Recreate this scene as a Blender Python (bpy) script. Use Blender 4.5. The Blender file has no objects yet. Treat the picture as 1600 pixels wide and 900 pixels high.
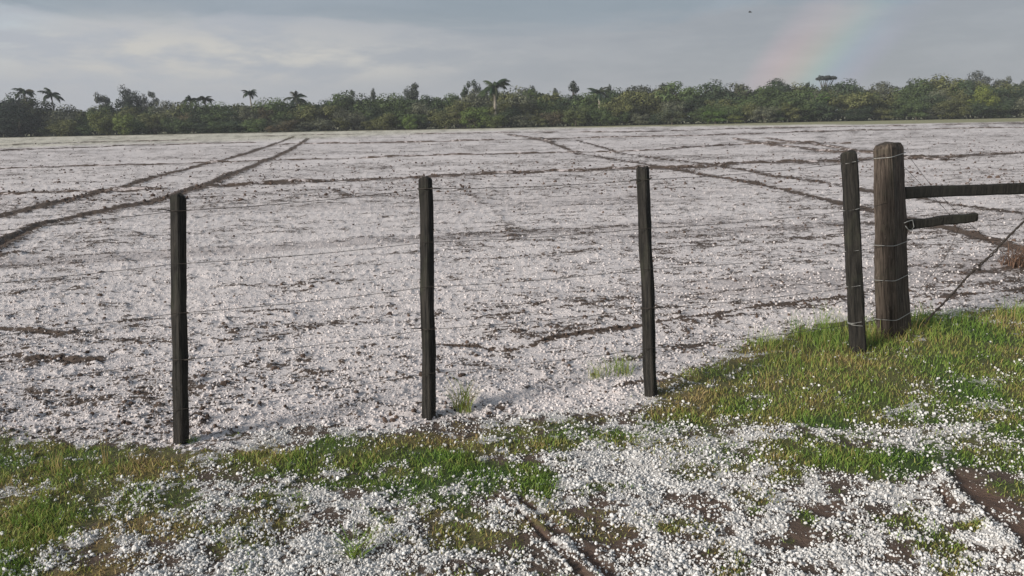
import bpy, bmesh, math, random
import numpy as np
from mathutils import Matrix, Vector

# ------------------------------------------------------------------ camera
scene = bpy.context.scene
col = scene.collection
F = 1230.0                     # focal length in pixels of a 1600 px wide frame
EYE = Vector((0.0, 0.0, 1.65))
PITCH = math.radians(12.0)
ROLL = math.radians(-1.1)
R3 = (Matrix.Rotation(math.pi / 2 - PITCH, 3, 'X') @ Matrix.Rotation(ROLL, 3, 'Z'))
cam_data = bpy.data.cameras.new('camera')
cam = bpy.data.objects.new('camera', cam_data)
col.objects.link(cam)
cam.matrix_world = Matrix.Translation(EYE) @ R3.to_4x4()
cam_data.sensor_width = 36.0
cam_data.lens = 36.0 * F / 1600.0
cam_data.clip_start = 0.05
cam_data.clip_end = 9000.0
scene.camera = cam
scene.render.resolution_x = 1024
scene.render.resolution_y = 576


def ray(px, py):
    return (R3 @ Vector(((px - 800.0) / F, -(py - 450.0) / F, -1.0)))


def at(px, py, z=0.0):
    """point of the horizontal plane z seen at this place of the photograph"""
    d = ray(px, py)
    return EYE + d * ((z - EYE.z) / d.z)


def at_depth(px, py, y):
    d = ray(px, py)
    return EYE + d * (y / d.y)


# ------------------------------------------------------------------ light
SUN_EL = math.radians(21.0)
SUN_AZ = math.radians(235.0)          # clockwise from +Y: behind the camera, to the left
sun_dir = Vector((math.sin(SUN_AZ) * math.cos(SUN_EL), math.cos(SUN_AZ) * math.cos(SUN_EL), math.sin(SUN_EL)))
sd = bpy.data.lights.new('sun', 'SUN')
sd.energy = 3.9
sd.angle = math.radians(15.0)
sd.color = (1.0, 0.93, 0.84)
sun = bpy.data.objects.new('sun', sd)
col.objects.link(sun)
sun.rotation_euler = sun_dir.to_track_quat('Z', 'Y').to_euler()

world = bpy.data.worlds.new('World')
scene.world = world
world.use_nodes = True
scene.view_settings.view_transform = 'Standard'
scene.view_settings.look = 'None'
scene.view_settings.exposure = 0.36
scene.view_settings.gamma = 1.0


class NT:
    """tiny node-tree helper"""
    def __init__(s, tree):
        s.t = tree

    def n(s, typ, **kw):
        nd = s.t.nodes.new(typ)
        for k, v in kw.items():
            setattr(nd, k, v)
        return nd

    def put(s, sock, val):
        if isinstance(val, bpy.types.NodeSocket):
            s.t.links.new(val, sock)
        elif val is not None:
            if sock.type == 'RGBA' and not isinstance(val, (int, float)) and len(val) == 3:
                val = (*val, 1.0)
            sock.default_value = val

    def math(s, op, a, b=None, c=None, clamp=False):
        nd = s.n('ShaderNodeMath', operation=op)
        nd.use_clamp = clamp
        s.put(nd.inputs[0], a)
        if b is not None: s.put(nd.inputs[1], b)
        if c is not None: s.put(nd.inputs[2], c)
        return nd.outputs[0]

    def vmath(s, op, a, b=None):
        nd = s.n('ShaderNodeVectorMath', operation=op)
        s.put(nd.inputs[0], a)
        if b is not None: s.put(nd.inputs[1], b)
        return nd.outputs['Value'] if op in ('DOT_PRODUCT', 'LENGTH', 'DISTANCE') else nd.outputs[0]

    def mix(s, f, a, b, blend='MIX'):
        nd = s.n('ShaderNodeMix', data_type='RGBA', blend_type=blend)
        nd.clamp_factor = True
        s.put(nd.inputs[0], f); s.put(nd.inputs[6], a); s.put(nd.inputs[7], b)
        return nd.outputs[2]

    def smooth(s, x, lo, hi):
        nd = s.n('ShaderNodeMapRange', interpolation_type='SMOOTHSTEP')
        s.put(nd.inputs[0], x); s.put(nd.inputs[1], lo); s.put(nd.inputs[2], hi)
        return nd.outputs[0]

    def noise(s, vec, scale, detail=4.0, rough=0.55, dist=0.0):
        nd = s.n('ShaderNodeTexNoise')
        s.put(nd.inputs['Vector'], vec)
        nd.inputs['Scale'].default_value = scale
        nd.inputs['Detail'].default_value = detail
        nd.inputs['Roughness'].default_value = rough
        nd.inputs['Distortion'].default_value = dist
        return nd.outputs['Fac']

    def ramp(s, x, stops, interp='LINEAR'):
        nd = s.n('ShaderNodeValToRGB')
        cr = nd.color_ramp
        cr.interpolation = interp
        while len(cr.elements) < len(stops):
            cr.elements.new(0.5)
        for e, (p, c) in zip(cr.elements, stops):
            e.position = p
            e.color = (*c, 1.0)
        s.put(nd.inputs[0], x)
        return nd.outputs[0]


def build_world():
    t = world.node_tree
    t.nodes.clear()
    h = NT(t)
    d = h.n('ShaderNodeTexCoord').outputs['Generated']
    d = h.vmath('NORMALIZE', d)
    sep = h.n('ShaderNodeSeparateXYZ'); h.put(sep.inputs[0], d)
    el = sep.outputs[2]
    az = h.math('ARCTAN2', sep.outputs[0], sep.outputs[1])
    st = h.n('ShaderNodeMapping'); h.put(st.inputs[0], d)
    st.inputs['Scale'].default_value = (1.0, 1.0, 4.2)
    dv = st.outputs[0]
    sky = h.n('ShaderNodeTexSky', sky_type='NISHITA')
    sky.sun_disc = False
    sky.sun_elevation = SUN_EL
    sky.sun_rotation = SUN_AZ
    sky.air_density = 1.0
    sky.dust_density = 1.5
    n1 = h.noise(dv, 2.2, 5.0, 0.5, 0.4)
    n2 = h.noise(dv, 8.5, 8.0, 0.6, 0.15)
    n3 = h.noise(dv, 3.4, 6.0, 0.6, 0.9)
    K = 10.0

    def c(r, g, b):
        return (r * K, g * K, b * K)
    # rain cloud deck
    deck = h.mix(h.smooth(n1, 0.36, 0.66), c(0.180, 0.222, 0.258), c(0.255, 0.292, 0.338))
    # slate base of the deck overhead, paler air below it, the edge ragged
    edge = h.math('MULTIPLY_ADD', h.math('SUBTRACT', n3, 0.5), 0.075, el)
    edge = h.math('MULTIPLY_ADD', h.math('ABSOLUTE', h.math('ADD', az, 0.12)), -0.012, edge)
    up = h.smooth(edge, 0.108, 0.126)
    low = h.mix(h.smooth(az, -0.5, 0.35), c(0.345, 0.362, 0.40), c(0.238, 0.254, 0.282))
    low = h.mix(h.math('MULTIPLY', h.smooth(n2, 0.35, 0.7), 0.35), low, c(0.345, 0.35, 0.375))
    cloud = h.mix(h.math('MULTIPLY', up, 0.85), low, deck)
    # sunlit cream heap of cloud to the left, broken by noise
    ga = h.math('POWER', h.math('DIVIDE', h.math('ADD', az, 0.40), 0.25), 2.0)
    ge = h.math('POWER', h.math('DIVIDE', h.math('SUBTRACT', el, 0.082), 0.030), 2.0)
    heap = h.math('POWER', 2.718, h.math('MULTIPLY', h.math('ADD', ga, ge), -1.0))
    heap = h.math('MULTIPLY', heap, h.smooth(n2, 0.34, 0.58))
    ga2 = h.math('POWER', h.math('DIVIDE', h.math('ADD', az, 0.2), 0.16), 2.0)
    ge2 = h.math('POWER', h.math('DIVIDE', h.math('SUBTRACT', el, 0.07), 0.018), 2.0)
    heap2 = h.math('MULTIPLY', h.math('POWER', 2.718, h.math('MULTIPLY', h.math('ADD', ga2, ge2), -1.0)), h.smooth(n2, 0.4, 0.66))
    heap = h.math('MULTIPLY_ADD', heap2, 0.55, heap, clamp=True)
    cloud = h.mix(h.math('MULTIPLY', heap, 1.0), cloud, c(0.47, 0.455, 0.43))
    # thin place in the deck at the far left where pale blue sky shows
    ha = h.math('POWER', h.math('DIVIDE', h.math('ADD', az, 0.60), 0.07), 2.0)
    he = h.math('POWER', h.math('DIVIDE', h.math('SUBTRACT', el, 0.115), 0.035), 2.0)
    hole = h.math('POWER', 2.718, h.math('MULTIPLY', h.math('ADD', ha, he), -1.0))
    hole = h.math('MULTIPLY', hole, h.smooth(n2, 0.33, 0.6))
    cloud = h.mix(h.math('MULTIPLY', hole, 0.8), cloud, c(0.42, 0.52, 0.58))
    # far shower curtain: paler towards the horizon
    cloud = h.mix(h.math('MULTIPLY', h.smooth(el, 0.05, 0.0), 0.35), cloud, c(0.40, 0.41, 0.44))
    skyc = h.mix(0.93, sky.outputs[0], cloud)
    # rainbow: rings of colour about the point opposite the sun
    anti = -sun_dir
    cosang = h.vmath('DOT_PRODUCT', d, tuple(anti))
    ang = h.math('MULTIPLY', h.math('ARCCOSINE', cosang), 180.0 / math.pi)
    x = h.math('DIVIDE', h.math('SUBTRACT', ang, 38.2), 6.8, clamp=True)
    bow = h.ramp(x, [(0.0, (0, 0, 0)), (0.14, (0.05, 0.04, 0.10)), (0.28, (0.02, 0.08, 0.15)), (0.42, (0.05, 0.16, 0.09)),
                     (0.56, (0.19, 0.14, 0.04)), (0.72, (0.27, 0.11, 0.07)), (0.86, (0.20, 0.07, 0.07)), (1.0, (0, 0, 0))])
    fade = h.math('MULTIPLY', h.smooth(n1, 0.2, 0.6), h.smooth(el, 0.20, 0.0))
    bowk = h.n('ShaderNodeVectorMath', operation='SCALE')
    h.put(bowk.inputs[0], bow)
    h.put(bowk.inputs['Scale'], h.math('MULTIPLY', fade, 5.0))
    skyc = h.mix(1.0, skyc, bowk.outputs[0], 'ADD')
    bg = h.n('ShaderNodeBackground')
    h.put(bg.inputs[0], skyc)
    bg.inputs[1].default_value = 0.1
    out = h.n('ShaderNodeOutputWorld')
    t.links.new(bg.outputs[0], out.inputs[0])


build_world()

# ------------------------------------------------------------------ helpers
rng = np.random.default_rng(11)
rnd = random.Random(5)


def tag(o, label=None, cat=None, group=None, kind=None):
    if label: o['label'] = label
    if cat: o['category'] = cat
    if group: o['group'] = group
    if kind: o['kind'] = kind
    return o


def link(o, parent=None):
    col.objects.link(o)
    if parent is not None:
        o.parent = parent
    return o


def empty(name, loc):
    o = bpy.data.objects.new(name, None)
    o.empty_display_size = 0.1
    o.location = loc
    return link(o)


def mesh_np(name, V, faces, mat=None, smooth=True):
    """faces: (n,k) int array, or list of such arrays"""
    if not isinstance(faces, list):
        faces = [faces]
    me = bpy.data.meshes.new(name)
    V = np.asarray(V, dtype=np.float32)
    me.vertices.add(len(V))
    me.vertices.foreach_set('co', V.ravel())
    loops = np.concatenate([f.ravel() for f in faces]).astype(np.int32)
    tot = np.concatenate([np.full(len(f), f.shape[1], np.int32) for f in faces])
    start = np.concatenate([[0], np.cumsum(tot)[:-1]]).astype(np.int32)
    me.loops.add(len(loops))
    me.loops.foreach_set('vertex_index', loops)
    me.polygons.add(len(tot))
    me.polygons.foreach_set('loop_start', start)
    me.polygons.foreach_set('loop_total', tot)
    if smooth:
        me.polygons.foreach_set('use_smooth', np.ones(len(tot), dtype=bool))
    me.update(calc_edges=True)
    me.validate()
    if mat: me.materials.append(mat)
    return me


def attr(me, name, vals):
    a = me.attributes.new(name, 'FLOAT', 'POINT')
    a.data.foreach_set('value', np.asarray(vals, dtype=np.float32))


def vattr(me, name, vals):
    a = me.attributes.new(name, 'FLOAT_VECTOR', 'POINT')
    a.data.foreach_set('vector', np.asarray(vals, dtype=np.float32).ravel())


def sstep(x, a, b):
    t = np.clip((x - a) / (b - a), 0, 1)
    return t * t * (3 - 2 * t)


def vnoise(x, y, seed=0):
    xi = np.floor(x).astype(np.int64); yi = np.floor(y).astype(np.int64)
    fx = x - xi; fy = y - yi
    fx = fx * fx * fx * (fx * (fx * 6 - 15) + 10)
    fy = fy * fy * fy * (fy * (fy * 6 - 15) + 10)

    def hsh(a, b):
        n = (a * 374761393 + b * 668265263 + seed * 1442695041) & 0xFFFFFFFF
        n = ((n ^ (n >> 13)) * 1274126177) & 0xFFFFFFFF
        n = (n ^ (n >> 16)) & 0xFFFF
        return n / 65535.0
    a = hsh(xi, yi); b = hsh(xi + 1, yi); c = hsh(xi, yi + 1); d = hsh(xi + 1, yi + 1)
    return (a + (b - a) * fx) * (1 - fy) + (c + (d - c) * fx) * fy


def fbm(x, y, octs=4, seed=0, rough=0.5):
    s = np.zeros_like(x); a = 1.0; tot = 0.0
    for i in range(octs):
        s += a * vnoise(x * 2 ** i + 17.3 * i, y * 2 ** i - 9.1 * i, seed + i)
        tot += a
        a *= rough
    return s / tot


def poly_dist(x, y, pts, reach):
    """distance to a polyline and the arc length along it"""
    D = np.full(x.shape, 1e3); S = np.zeros(x.shape)
    acc = 0.0
    for (ax, ay), (bx, by) in zip(pts[:-1], pts[1:]):
        dx, dy = bx - ax, by - ay
        L = math.hypot(dx, dy)
        m = (x > min(ax, bx) - reach) & (x < max(ax, bx) + reach) & (y > min(ay, by) - reach) & (y < max(ay, by) + reach)
        idx = np.nonzero(m)[0]
        if len(idx):
            px, py = x[idx] - ax, y[idx] - ay
            t = np.clip((px * dx + py * dy) / (L * L + 1e-9), 0, 1)
            dd = np.hypot(px - t * dx, py - t * dy)
            b = dd < D[idx]
            D[idx[b]] = dd[b]
            S[idx[b]] = acc + t[b] * L
        acc += L
    return D, S


def px_line(pts):
    return [(p.x, p.y) for p in (at(*q) for q in pts)]


# ------------------------------------------------------------------ lie of the land
ROWA = math.radians(16.5)          # direction of the drill rows
RC, RS = math.cos(ROWA), math.sin(ROWA)

# line where the roadside verge ends and the ploughed field starts
EDGE = px_line([(0, 688), (280, 690), (480, 690), (700, 672), (900, 652), (1010, 640), (1045, 595), (1130, 562), (1230, 530), (1360, 505), (1600, 488)])
EX = np.array([-30.0] + [p[0] for p in EDGE] + [30.0])
EY = np.array([EDGE[0][1] - 6.0] + [p[1] for p in EDGE] + [EDGE[-1][1] + 7.0])


def edge_y(x):
    return np.interp(x, EX, EY)


# bare earth lines across the field: (photo points, half width m, ridge height m, rut depth m, strength)
LINES = [
    ([(-160, 374), (0, 338), (60, 325), (120, 311), (180, 297), (240, 279), (300, 262), (340, 252), (385, 240), (420, 228), (445, 219), (458, 214)], 0.20, 0.07, 0.03, 1.0),
    ([(-160, 455), (0, 383), (40, 362), (60, 354), (130, 337), (200, 323), (260, 311), (300, 298), (340, 284), (380, 266), (420, 250), (450, 236), (470, 225), (480, 217)], 0.22, 0.08, 0.03, 1.0),
    ([(-200, 312), (0, 306), (60, 303), (170, 301), (250, 297)], 0.16, 0.05, 0.0, 0.9),
    ([(330, 293), (480, 286), (640, 279), (700, 276), (860, 269), (1000, 264), (1100, 262), (1160, 256), (1320, 251), (1400, 248), (1600, 240), (1900, 229)], 0.22, 0.065, 0.0, 0.95),
    ([(-200, 269), (0, 264), (150, 259), (330, 254), (470, 250), (560, 248), (660, 244), (780, 241), (1000, 236), (1160, 226), (1330, 224)], 0.16, 0.05, 0.0, 0.75),
    ([(-100, 239), (0, 236), (100, 232), (200, 228), (400, 223)], 0.2, 0.05, 0.0, 0.7),
    ([(-100, 230), (0, 227), (150, 222), (300, 219)], 0.25, 0.05, 0.0, 0.6),
    ([(430, 226), (560, 224), (700, 221), (900, 216), (1100, 212), (1300, 205), (1600, 199), (1900, 193)], 0.3, 0.06, 0.0, 0.75),
    ([(640, 210), (800, 207), (1000, 206), (1200, 200), (1400, 197), (1600, 192.5)], 0.4, 0.07, 0.0, 0.75),
    ([(855, 221), (880, 230), (905, 241), (960, 249), (1010, 257), (1070, 268), (1130, 279), (1200, 292), (1260, 305), (1320, 320), (1400, 338), (1480, 358), (1540, 374), (1600, 390), (1700, 420)], 0.17, 0.045, 0.03, 0.85),
    ([(900, 219), (940, 230), (970, 240), (1030, 247), (1100, 256), (1150, 265), (1220, 277), (1310, 289), (1360, 300), (1480, 317), (1600, 334), (1750, 360)], 0.16, 0.045, 0.03, 0.8),
    ([(1150, 217), (1220, 228), (1290, 236), (1330, 239)], 0.18, 0.05, 0.0, 0.75),
    ([(1195, 216), (1260, 224), (1330, 234), (1400, 243), (1480, 250)], 0.18, 0.05, 0.0, 0.75),
    ([(790, 210), (840, 217), (860, 222)], 0.25, 0.05, 0.0, 0.7),
    ([(400, 213), (480, 211), (560, 210)], 0.3, 0.05, 0.0, 0.6),
    ([(690, 541), (740, 541), (790, 545), (835, 538), (880, 526), (940, 517), (995, 510)], 0.055, 0.018, 0.03, 1.0),
    ([(55, 563), (90, 560), (120, 565), (150, 563)], 0.07, 0.02, 0.02, 1.0),
    ([(-60, 512), (0, 515), (40, 517), (90, 524)], 0.07, 0.02, 0.02, 0.8),
    ([(-40, 404), (0, 400), (28, 396)], 0.08, 0.03, 0.0, 0.9),
    ([(700, 288), (740, 305), (770, 325), (790, 350), (810, 380)], 0.10, 0.01, 0.0, 0.22),
    ([(1480, 470), (1540, 462), (1600, 455), (1700, 446)], 0.06, 0.02, 0.0, 0.8),
    ([(1500, 432), (1560, 424), (1600, 418)], 0.07, 0.02, 0.0, 0.8),
    ([(1030, 505), (1150, 488), (1320, 466)], 0.04, 0.015, 0.0, 0.6),
    ([(690, 505), (800, 492), (1000, 468), (1320, 440)], 0.03, 0.012, 0.0, 0.5),
    ([(350, 446), (450, 448), (520, 440)], 0.08, 0.02, 0.0, 0.45),
    ([(200, 500), (300, 490), (440, 488)], 0.05, 0.015, 0.0, 0.55),
    ([(450, 300), (520, 296), (545, 310)], 0.12, 0.02, 0.0, 0.5),
]
LINES = [(px_line(p), w * (0.85 if hgt < .045 else 0.85 if dep > 0 else 1.5), hgt * (1.0 if hgt < .045 else 0.55 if dep > 0 else 1.0), dep, s * (1.25 if hgt >= .045 else 1.0)) for p, w, hgt, dep, s in LINES]


def blob(cx, cy, rx, ry, w=1.0, dry=0.0):
    c = at(cx, cy); e = at(cx + rx, cy); n = at(cx, cy - ry); s = at(cx, cy + ry)
    return (c.x, c.y, abs(e.x - c.x), (n.y - s.y) / 2, w, dry)


# turf patches on the verge: place, size, density, how dry
GRASS = [blob(*b) for b in [
    (-120, 740, 140, 70, .9, .3), (70, 706, 120, 16, .85, .2), (200, 716, 90, 18, .6, .4), (60, 750, 110, 28, .95, .65), (200, 750, 90, 18, .85, .65),
    (50, 810, 90, 45, .95, .1), (330, 720, 60, 16, .5, .5), (40, 875, 75, 30, .75, .3), (250, 810, 90, 30, .45, .8), (150, 890, 90, 22, .4, .8),
    (430, 728, 78, 24, .95, .1), (520, 702, 60, 12, .6, .3), (600, 714, 90, 20, .95, .15), (690, 740, 78, 26, 1, .0), (570, 760, 80, 14, .6, .2),
    (820, 745, 40, 24, .9, .1), (830, 782, 30, 9, .5, .4), (740, 692, 110, 15, .75, .6), (860, 684, 70, 16, .85, .4), (950, 690, 70, 13, .75, .4), (960, 770, 50, 9, .5, .4),
    (1130, 625, 110, 32, .95, .6), (1230, 640, 130, 26, 1, .1), (1290, 600, 160, 50, 1, .5), (1350, 565, 130, 50, 1, .3), (1480, 560, 140, 52, 1, .35),
    (1590, 560, 100, 62, 1, .3), (1720, 560, 130, 70, 1, .3), (1430, 642, 120, 20, .8, .2), (1080, 650, 70, 15, .95, .2), (1560, 625, 80, 36, .85, .2), (1100, 585, 60, 16, .6, .5),
    (1590, 672, 60, 26, .75, .15), (1700, 680, 100, 50, .8, .2), (1300, 712, 120, 22, .9, .1), (1200, 720, 50, 12, .6, .3), (1520, 706, 70, 20, .7, .35), (1240, 750, 40, 12, .7, .5),
    (1170, 800, 25, 8, .45, .5), (1490, 815, 30, 12, .75, .5), (1270, 825, 25, 8, .45, .5), (620, 805, 25, 9, .6, .5), (960, 574, 45, 12, .6, .5), (380, 666, 30, 8, .4, .5),
    (1190, 540, 60, 14, .7, .3), (1280, 512, 60, 14, .8, .3)]]
MUD = [blob(*b) for b in [
    (925, 812, 75, 24, .75), (1080, 792, 60, 16, .55), (950, 860, 70, 30, .6), (1150, 800, 50, 18, .45), (1130, 865, 90, 22, .45), (1560, 770, 48, 22, .95),
    (1600, 825, 45, 28, .95), (1480, 828, 45, 12, .6), (320, 835, 100, 30, .4), (1250, 880, 80, 15, .3), (1330, 815, 60, 14, .5), (150, 885, 80, 25, .5), (1215, 790, 40, 14, .5), (1000, 880, 60, 24, .7), (1200, 840, 90, 20, .5), (1420, 870, 60, 14, .4), (780, 850, 60, 20, .4)]]
HAILPILE = [blob(*b) for b in [
    (430, 690, 120, 12, .6), (1440, 640, 60, 14, .8), (1530, 640, 40, 14, .7), (1420, 770, 90, 60, .5), (960, 720, 60, 20, .7), (500, 850, 130, 40, .5), (1060, 720, 80, 30, .6), (250, 770, 30, 8, .3),
    (1090, 690, 100, 14, .5), (660, 800, 70, 20, .4)]]
VRUTS = [  # wheel ruts on the verge: points, half width, depth, mud strength
    (px_line([(815, 780), (850, 808), (880, 840), (920, 872), (960, 905), (1010, 950)]), 0.030, 0.028, 1.0),
    (px_line([(775, 775), (815, 805), (860, 850), (905, 893), (950, 940)]), 0.014, 0.022, 0.9),
    (px_line([(1440, 720), (1465, 755), (1490, 790)]), 0.014, 0.02, 0.8),
    (px_line([(1505, 745), (1545, 785), (1590, 825), (1650, 880)]), 0.055, 0.03, 1.0)]
VRIDGES = [
    (px_line([(845, 800), (885, 848), (925, 890), (960, 940)]), 0.026, 0.02),
    (px_line([(1458, 735), (1500, 780), (1545, 830), (1600, 882), (1660, 930)]), 0.035, 0.025)]

P_BIG = at(1397, 522, 0.09)
P_W0 = -P_BIG.x * RS + P_BIG.y * RC


def land(x, y, fine=True):
    """height and cover of the ground at world x, y (arrays)"""
    x = np.asarray(x, float); y = np.asarray(y, float)
    u = x * RC + y * RS; w = -x * RS + y * RC
    fld = sstep(y - edge_y(x) + (fbm(x * 1.7, y * 1.7, 3, 3) - .5) * 0.5, -0.15, 0.2)
    near = sstep(y, 60, 25)
    # --- bulk relief
    z = 0.10 * (np.exp(-((w - P_W0 + 0.25) / 0.9) ** 2) * sstep(x, 1.2, 2.6))
    z += (fbm(x * 0.25, y * 0.25, 3, 21) - .5) * 0.10 * sstep(y, 8, 25)
    z += (fbm(x * 1.3, y * 1.3, 3, 5) - .5) * 0.05
    soil = np.zeros_like(x)
    # --- field: drill rows and clods
    rows = fbm(u * 0.35, w * 3.2, 4, 31, 0.6)
    soil_f = 0.375 + (rows - 0.5) * 0.42 + (fbm(u * 0.05, w * 0.55, 4, 33, 0.65) - .5) * 0.35 * sstep(y, 14, 40) + (fbm(x * 0.35, y * 0.35, 3, 41) - .5) * 0.25
    wet = sstep(fbm(u * 0.16, w * 0.9, 3, 51, 0.5), 0.56, 0.72) * sstep(y, 26, 8)
    z += fld * (rows - .5) * 0.035
    if fine:
        cl = fbm(x * 14, y * 14, 3, 61, 0.6)
        z += fld * (np.maximum(cl - 0.5, 0) ** 1.2) * 0.085 * sstep(y, 45, 18)
        soil_f += (cl - 0.5) * 0.3 * near
    wob = (fbm(x * 0.9, y * 0.9, 3, 71) - .5)
    wob2 = fbm(x * 2.6, y * 2.6, 3, 81)
    for pts, hw, hgt, dep, s in LINES:
        D, S = poly_dist(x, y, pts, hw * 6 + 1.0)
        D2 = np.abs(D + wob * hw * 1.1 + (wob2 - .5) * hw * 0.9)
        g = np.exp(-(D2 / hw) ** 2)
        br = np.clip(0.55 + 1.3 * (wob2 - 0.25), 0.3, 1.25)
        soil_f += s * 0.75 * g * br
        gb = np.exp(-((D2 - hw * 0.7) / (hw * 0.6)) ** 2)
        z += fld * (hgt * gb * br * (0.5 + fbm(x * 5, y * 5, 2, 91)) - dep * np.exp(-(D / (hw * .6)) ** 2))
    # --- verge: turf, hail, mud
    wx = x + (fbm(x * 2.2, y * 2.2, 3, 101) - .5) * 0.45
    wy = y + (fbm(x * 2.2 + 40, y * 2.2, 3, 111) - .5) * 0.45
    gr = np.zeros_like(x); dry = np.zeros_like(x); ws = np.zeros_like(x) + 0.05

    def lob(b, k=1.0):
        return b[4] * np.exp(-((((wx - b[0]) / (b[2] * k)) ** 2 + ((wy - b[1]) / (b[3] * k)) ** 2) ** 1.4))
    for b in GRASS:
        g = lob(b, 1.13)
        gr = np.maximum(gr, g)
        dry += g * b[5]; ws += g
    dry = (dry + 0.05 * 0.45) / ws
    dry = np.clip(dry + (fbm(x * 3, y * 3, 3, 121) - .45) * 1.3, 0, 1)
    gn = fbm(x * 7, y * 7, 3, 131)
    gr = np.maximum(gr, 0.34 * sstep(fbm(x * 3.7, y * 3.7, 3, 133), 0.42, 0.72) * (1 - fld))
    gr = np.clip(gr * (0.55 + 0.9 * gn), 0, 1)
    mud = np.zeros_like(x)
    for b in MUD:
        mud = np.maximum(mud, lob(b))
    mud *= np.clip(0.2 + 1.6 * (fbm(x * 5, y * 5, 3, 141) - .15), 0, 1.1)
    for pts, hw, dep, s in VRUTS:
        D, S = poly_dist(x, y, pts, hw * 5 + .2)
        D = np.abs(D + (wob2 - .5) * 0.05)
        g = np.exp(-(D / hw) ** 2) * np.clip(fbm(x * 6, y * 6, 3, 157) * 2.4 - .3, 0.1, 1)
        mud = np.maximum(mud, s * g * np.clip(.4 + gn, 0, 1)); z -= dep * 0.5 * g
        gr *= 1 - g
        z += dep * 0.25 * np.exp(-((D - hw * 1.9) / (hw * .7)) ** 2)
    pile = np.zeros_like(x)
    for b in HAILPILE:
        pile = np.maximum(pile, lob(b))
    for pts, hw, hh in VRIDGES:
        D, S = poly_dist(x, y, pts, hw * 5 + .2)
        g = np.exp(-(D / hw) ** 2)
        gk = g * np.clip(fbm(x * 9, y * 9, 3, 155) * 2.2 - .35, 0, 1)
        pile = np.maximum(pile, gk); z += hh * 0.5 * gk
        mud *= 1 - gk
    hail_v = 0.63 - gr * 0.80 - mud * 0.75 + pile * 0.45
    hail_v = hail_v + (fbm(x * 1.8, y * 1.8, 3, 152) - .5) * 0.7
    hail_v = hail_v + (fbm(x * 13, y * 13, 3, 151, 0.7) - .5) * 1.5
    hail_v = np.clip(hail_v, 0.0, 1.0)
    soil_v = np.clip(0.95 - hail_v * 0.68, 0, 1)
    z += (1 - fld) * ((fbm(x * 6, y * 6, 3, 161) - .5) * 0.035 + hail_v * 0.006)
    # grass survives a little over the edge of the field
    grf = gr * (1 - fld * 0.55)
    soil = soil_f * fld + soil_v * (1 - fld)
    # stubble and weeds far off, greener to the left; rough grass under the trees
    lim = np.interp(x / np.maximum(y, 1), [-0.7, -0.25, 0.1, 0.7], [70, 105, 150, 128])
    far = sstep(y + (fbm(x * .05, y * .02, 3, 171) - .5) * 60, lim * 0.8, lim * 1.3) * 0.75
    strip = sstep(y + (fbm(x * .03, y * .03, 2, 181) - .5) * 20, np.interp(x / np.maximum(y, 1), [-.7, 0, .35, .7], [178, 168, 140, 122]), np.interp(x / np.maximum(y, 1), [-.7, 0, .35, .7], [190, 182, 150, 130]))
    return dict(z=z, soil=np.clip(soil, 0, 1.3), fld=fld, gr=grf, dry=dry, hail=hail_v, mud=mud, wet=wet * fld, far=np.clip(far, 0, 1), strip=strip)


# ------------------------------------------------------------------ materials
def new_mat(name):
    m = bpy.data.materials.new(name)
    m.use_nodes = True
    m.node_tree.nodes.clear()
    h = NT(m.node_tree)
    out = h.n('ShaderNodeOutputMaterial')
    bs = h.n('ShaderNodeBsdfPrincipled')
    h.t.links.new(bs.outputs[0], out.inputs[0])
    bs.inputs['Specular IOR Level'].default_value = 0.25
    return m, h, bs, out


def bump(h, bs, height, strength=0.5, dist=0.01):
    b = h.n('ShaderNodeBump')
    b.inputs['Strength'].default_value = strength
    b.inputs['Distance'].default_value = dist
    h.put(b.inputs['Height'], height)
    h.put(bs.inputs['Normal'], b.outputs[0])


def a_in(h, name):
    nd = h.n('ShaderNodeAttribute')
    nd.attribute_name = name
    return nd.outputs['Fac']


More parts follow.
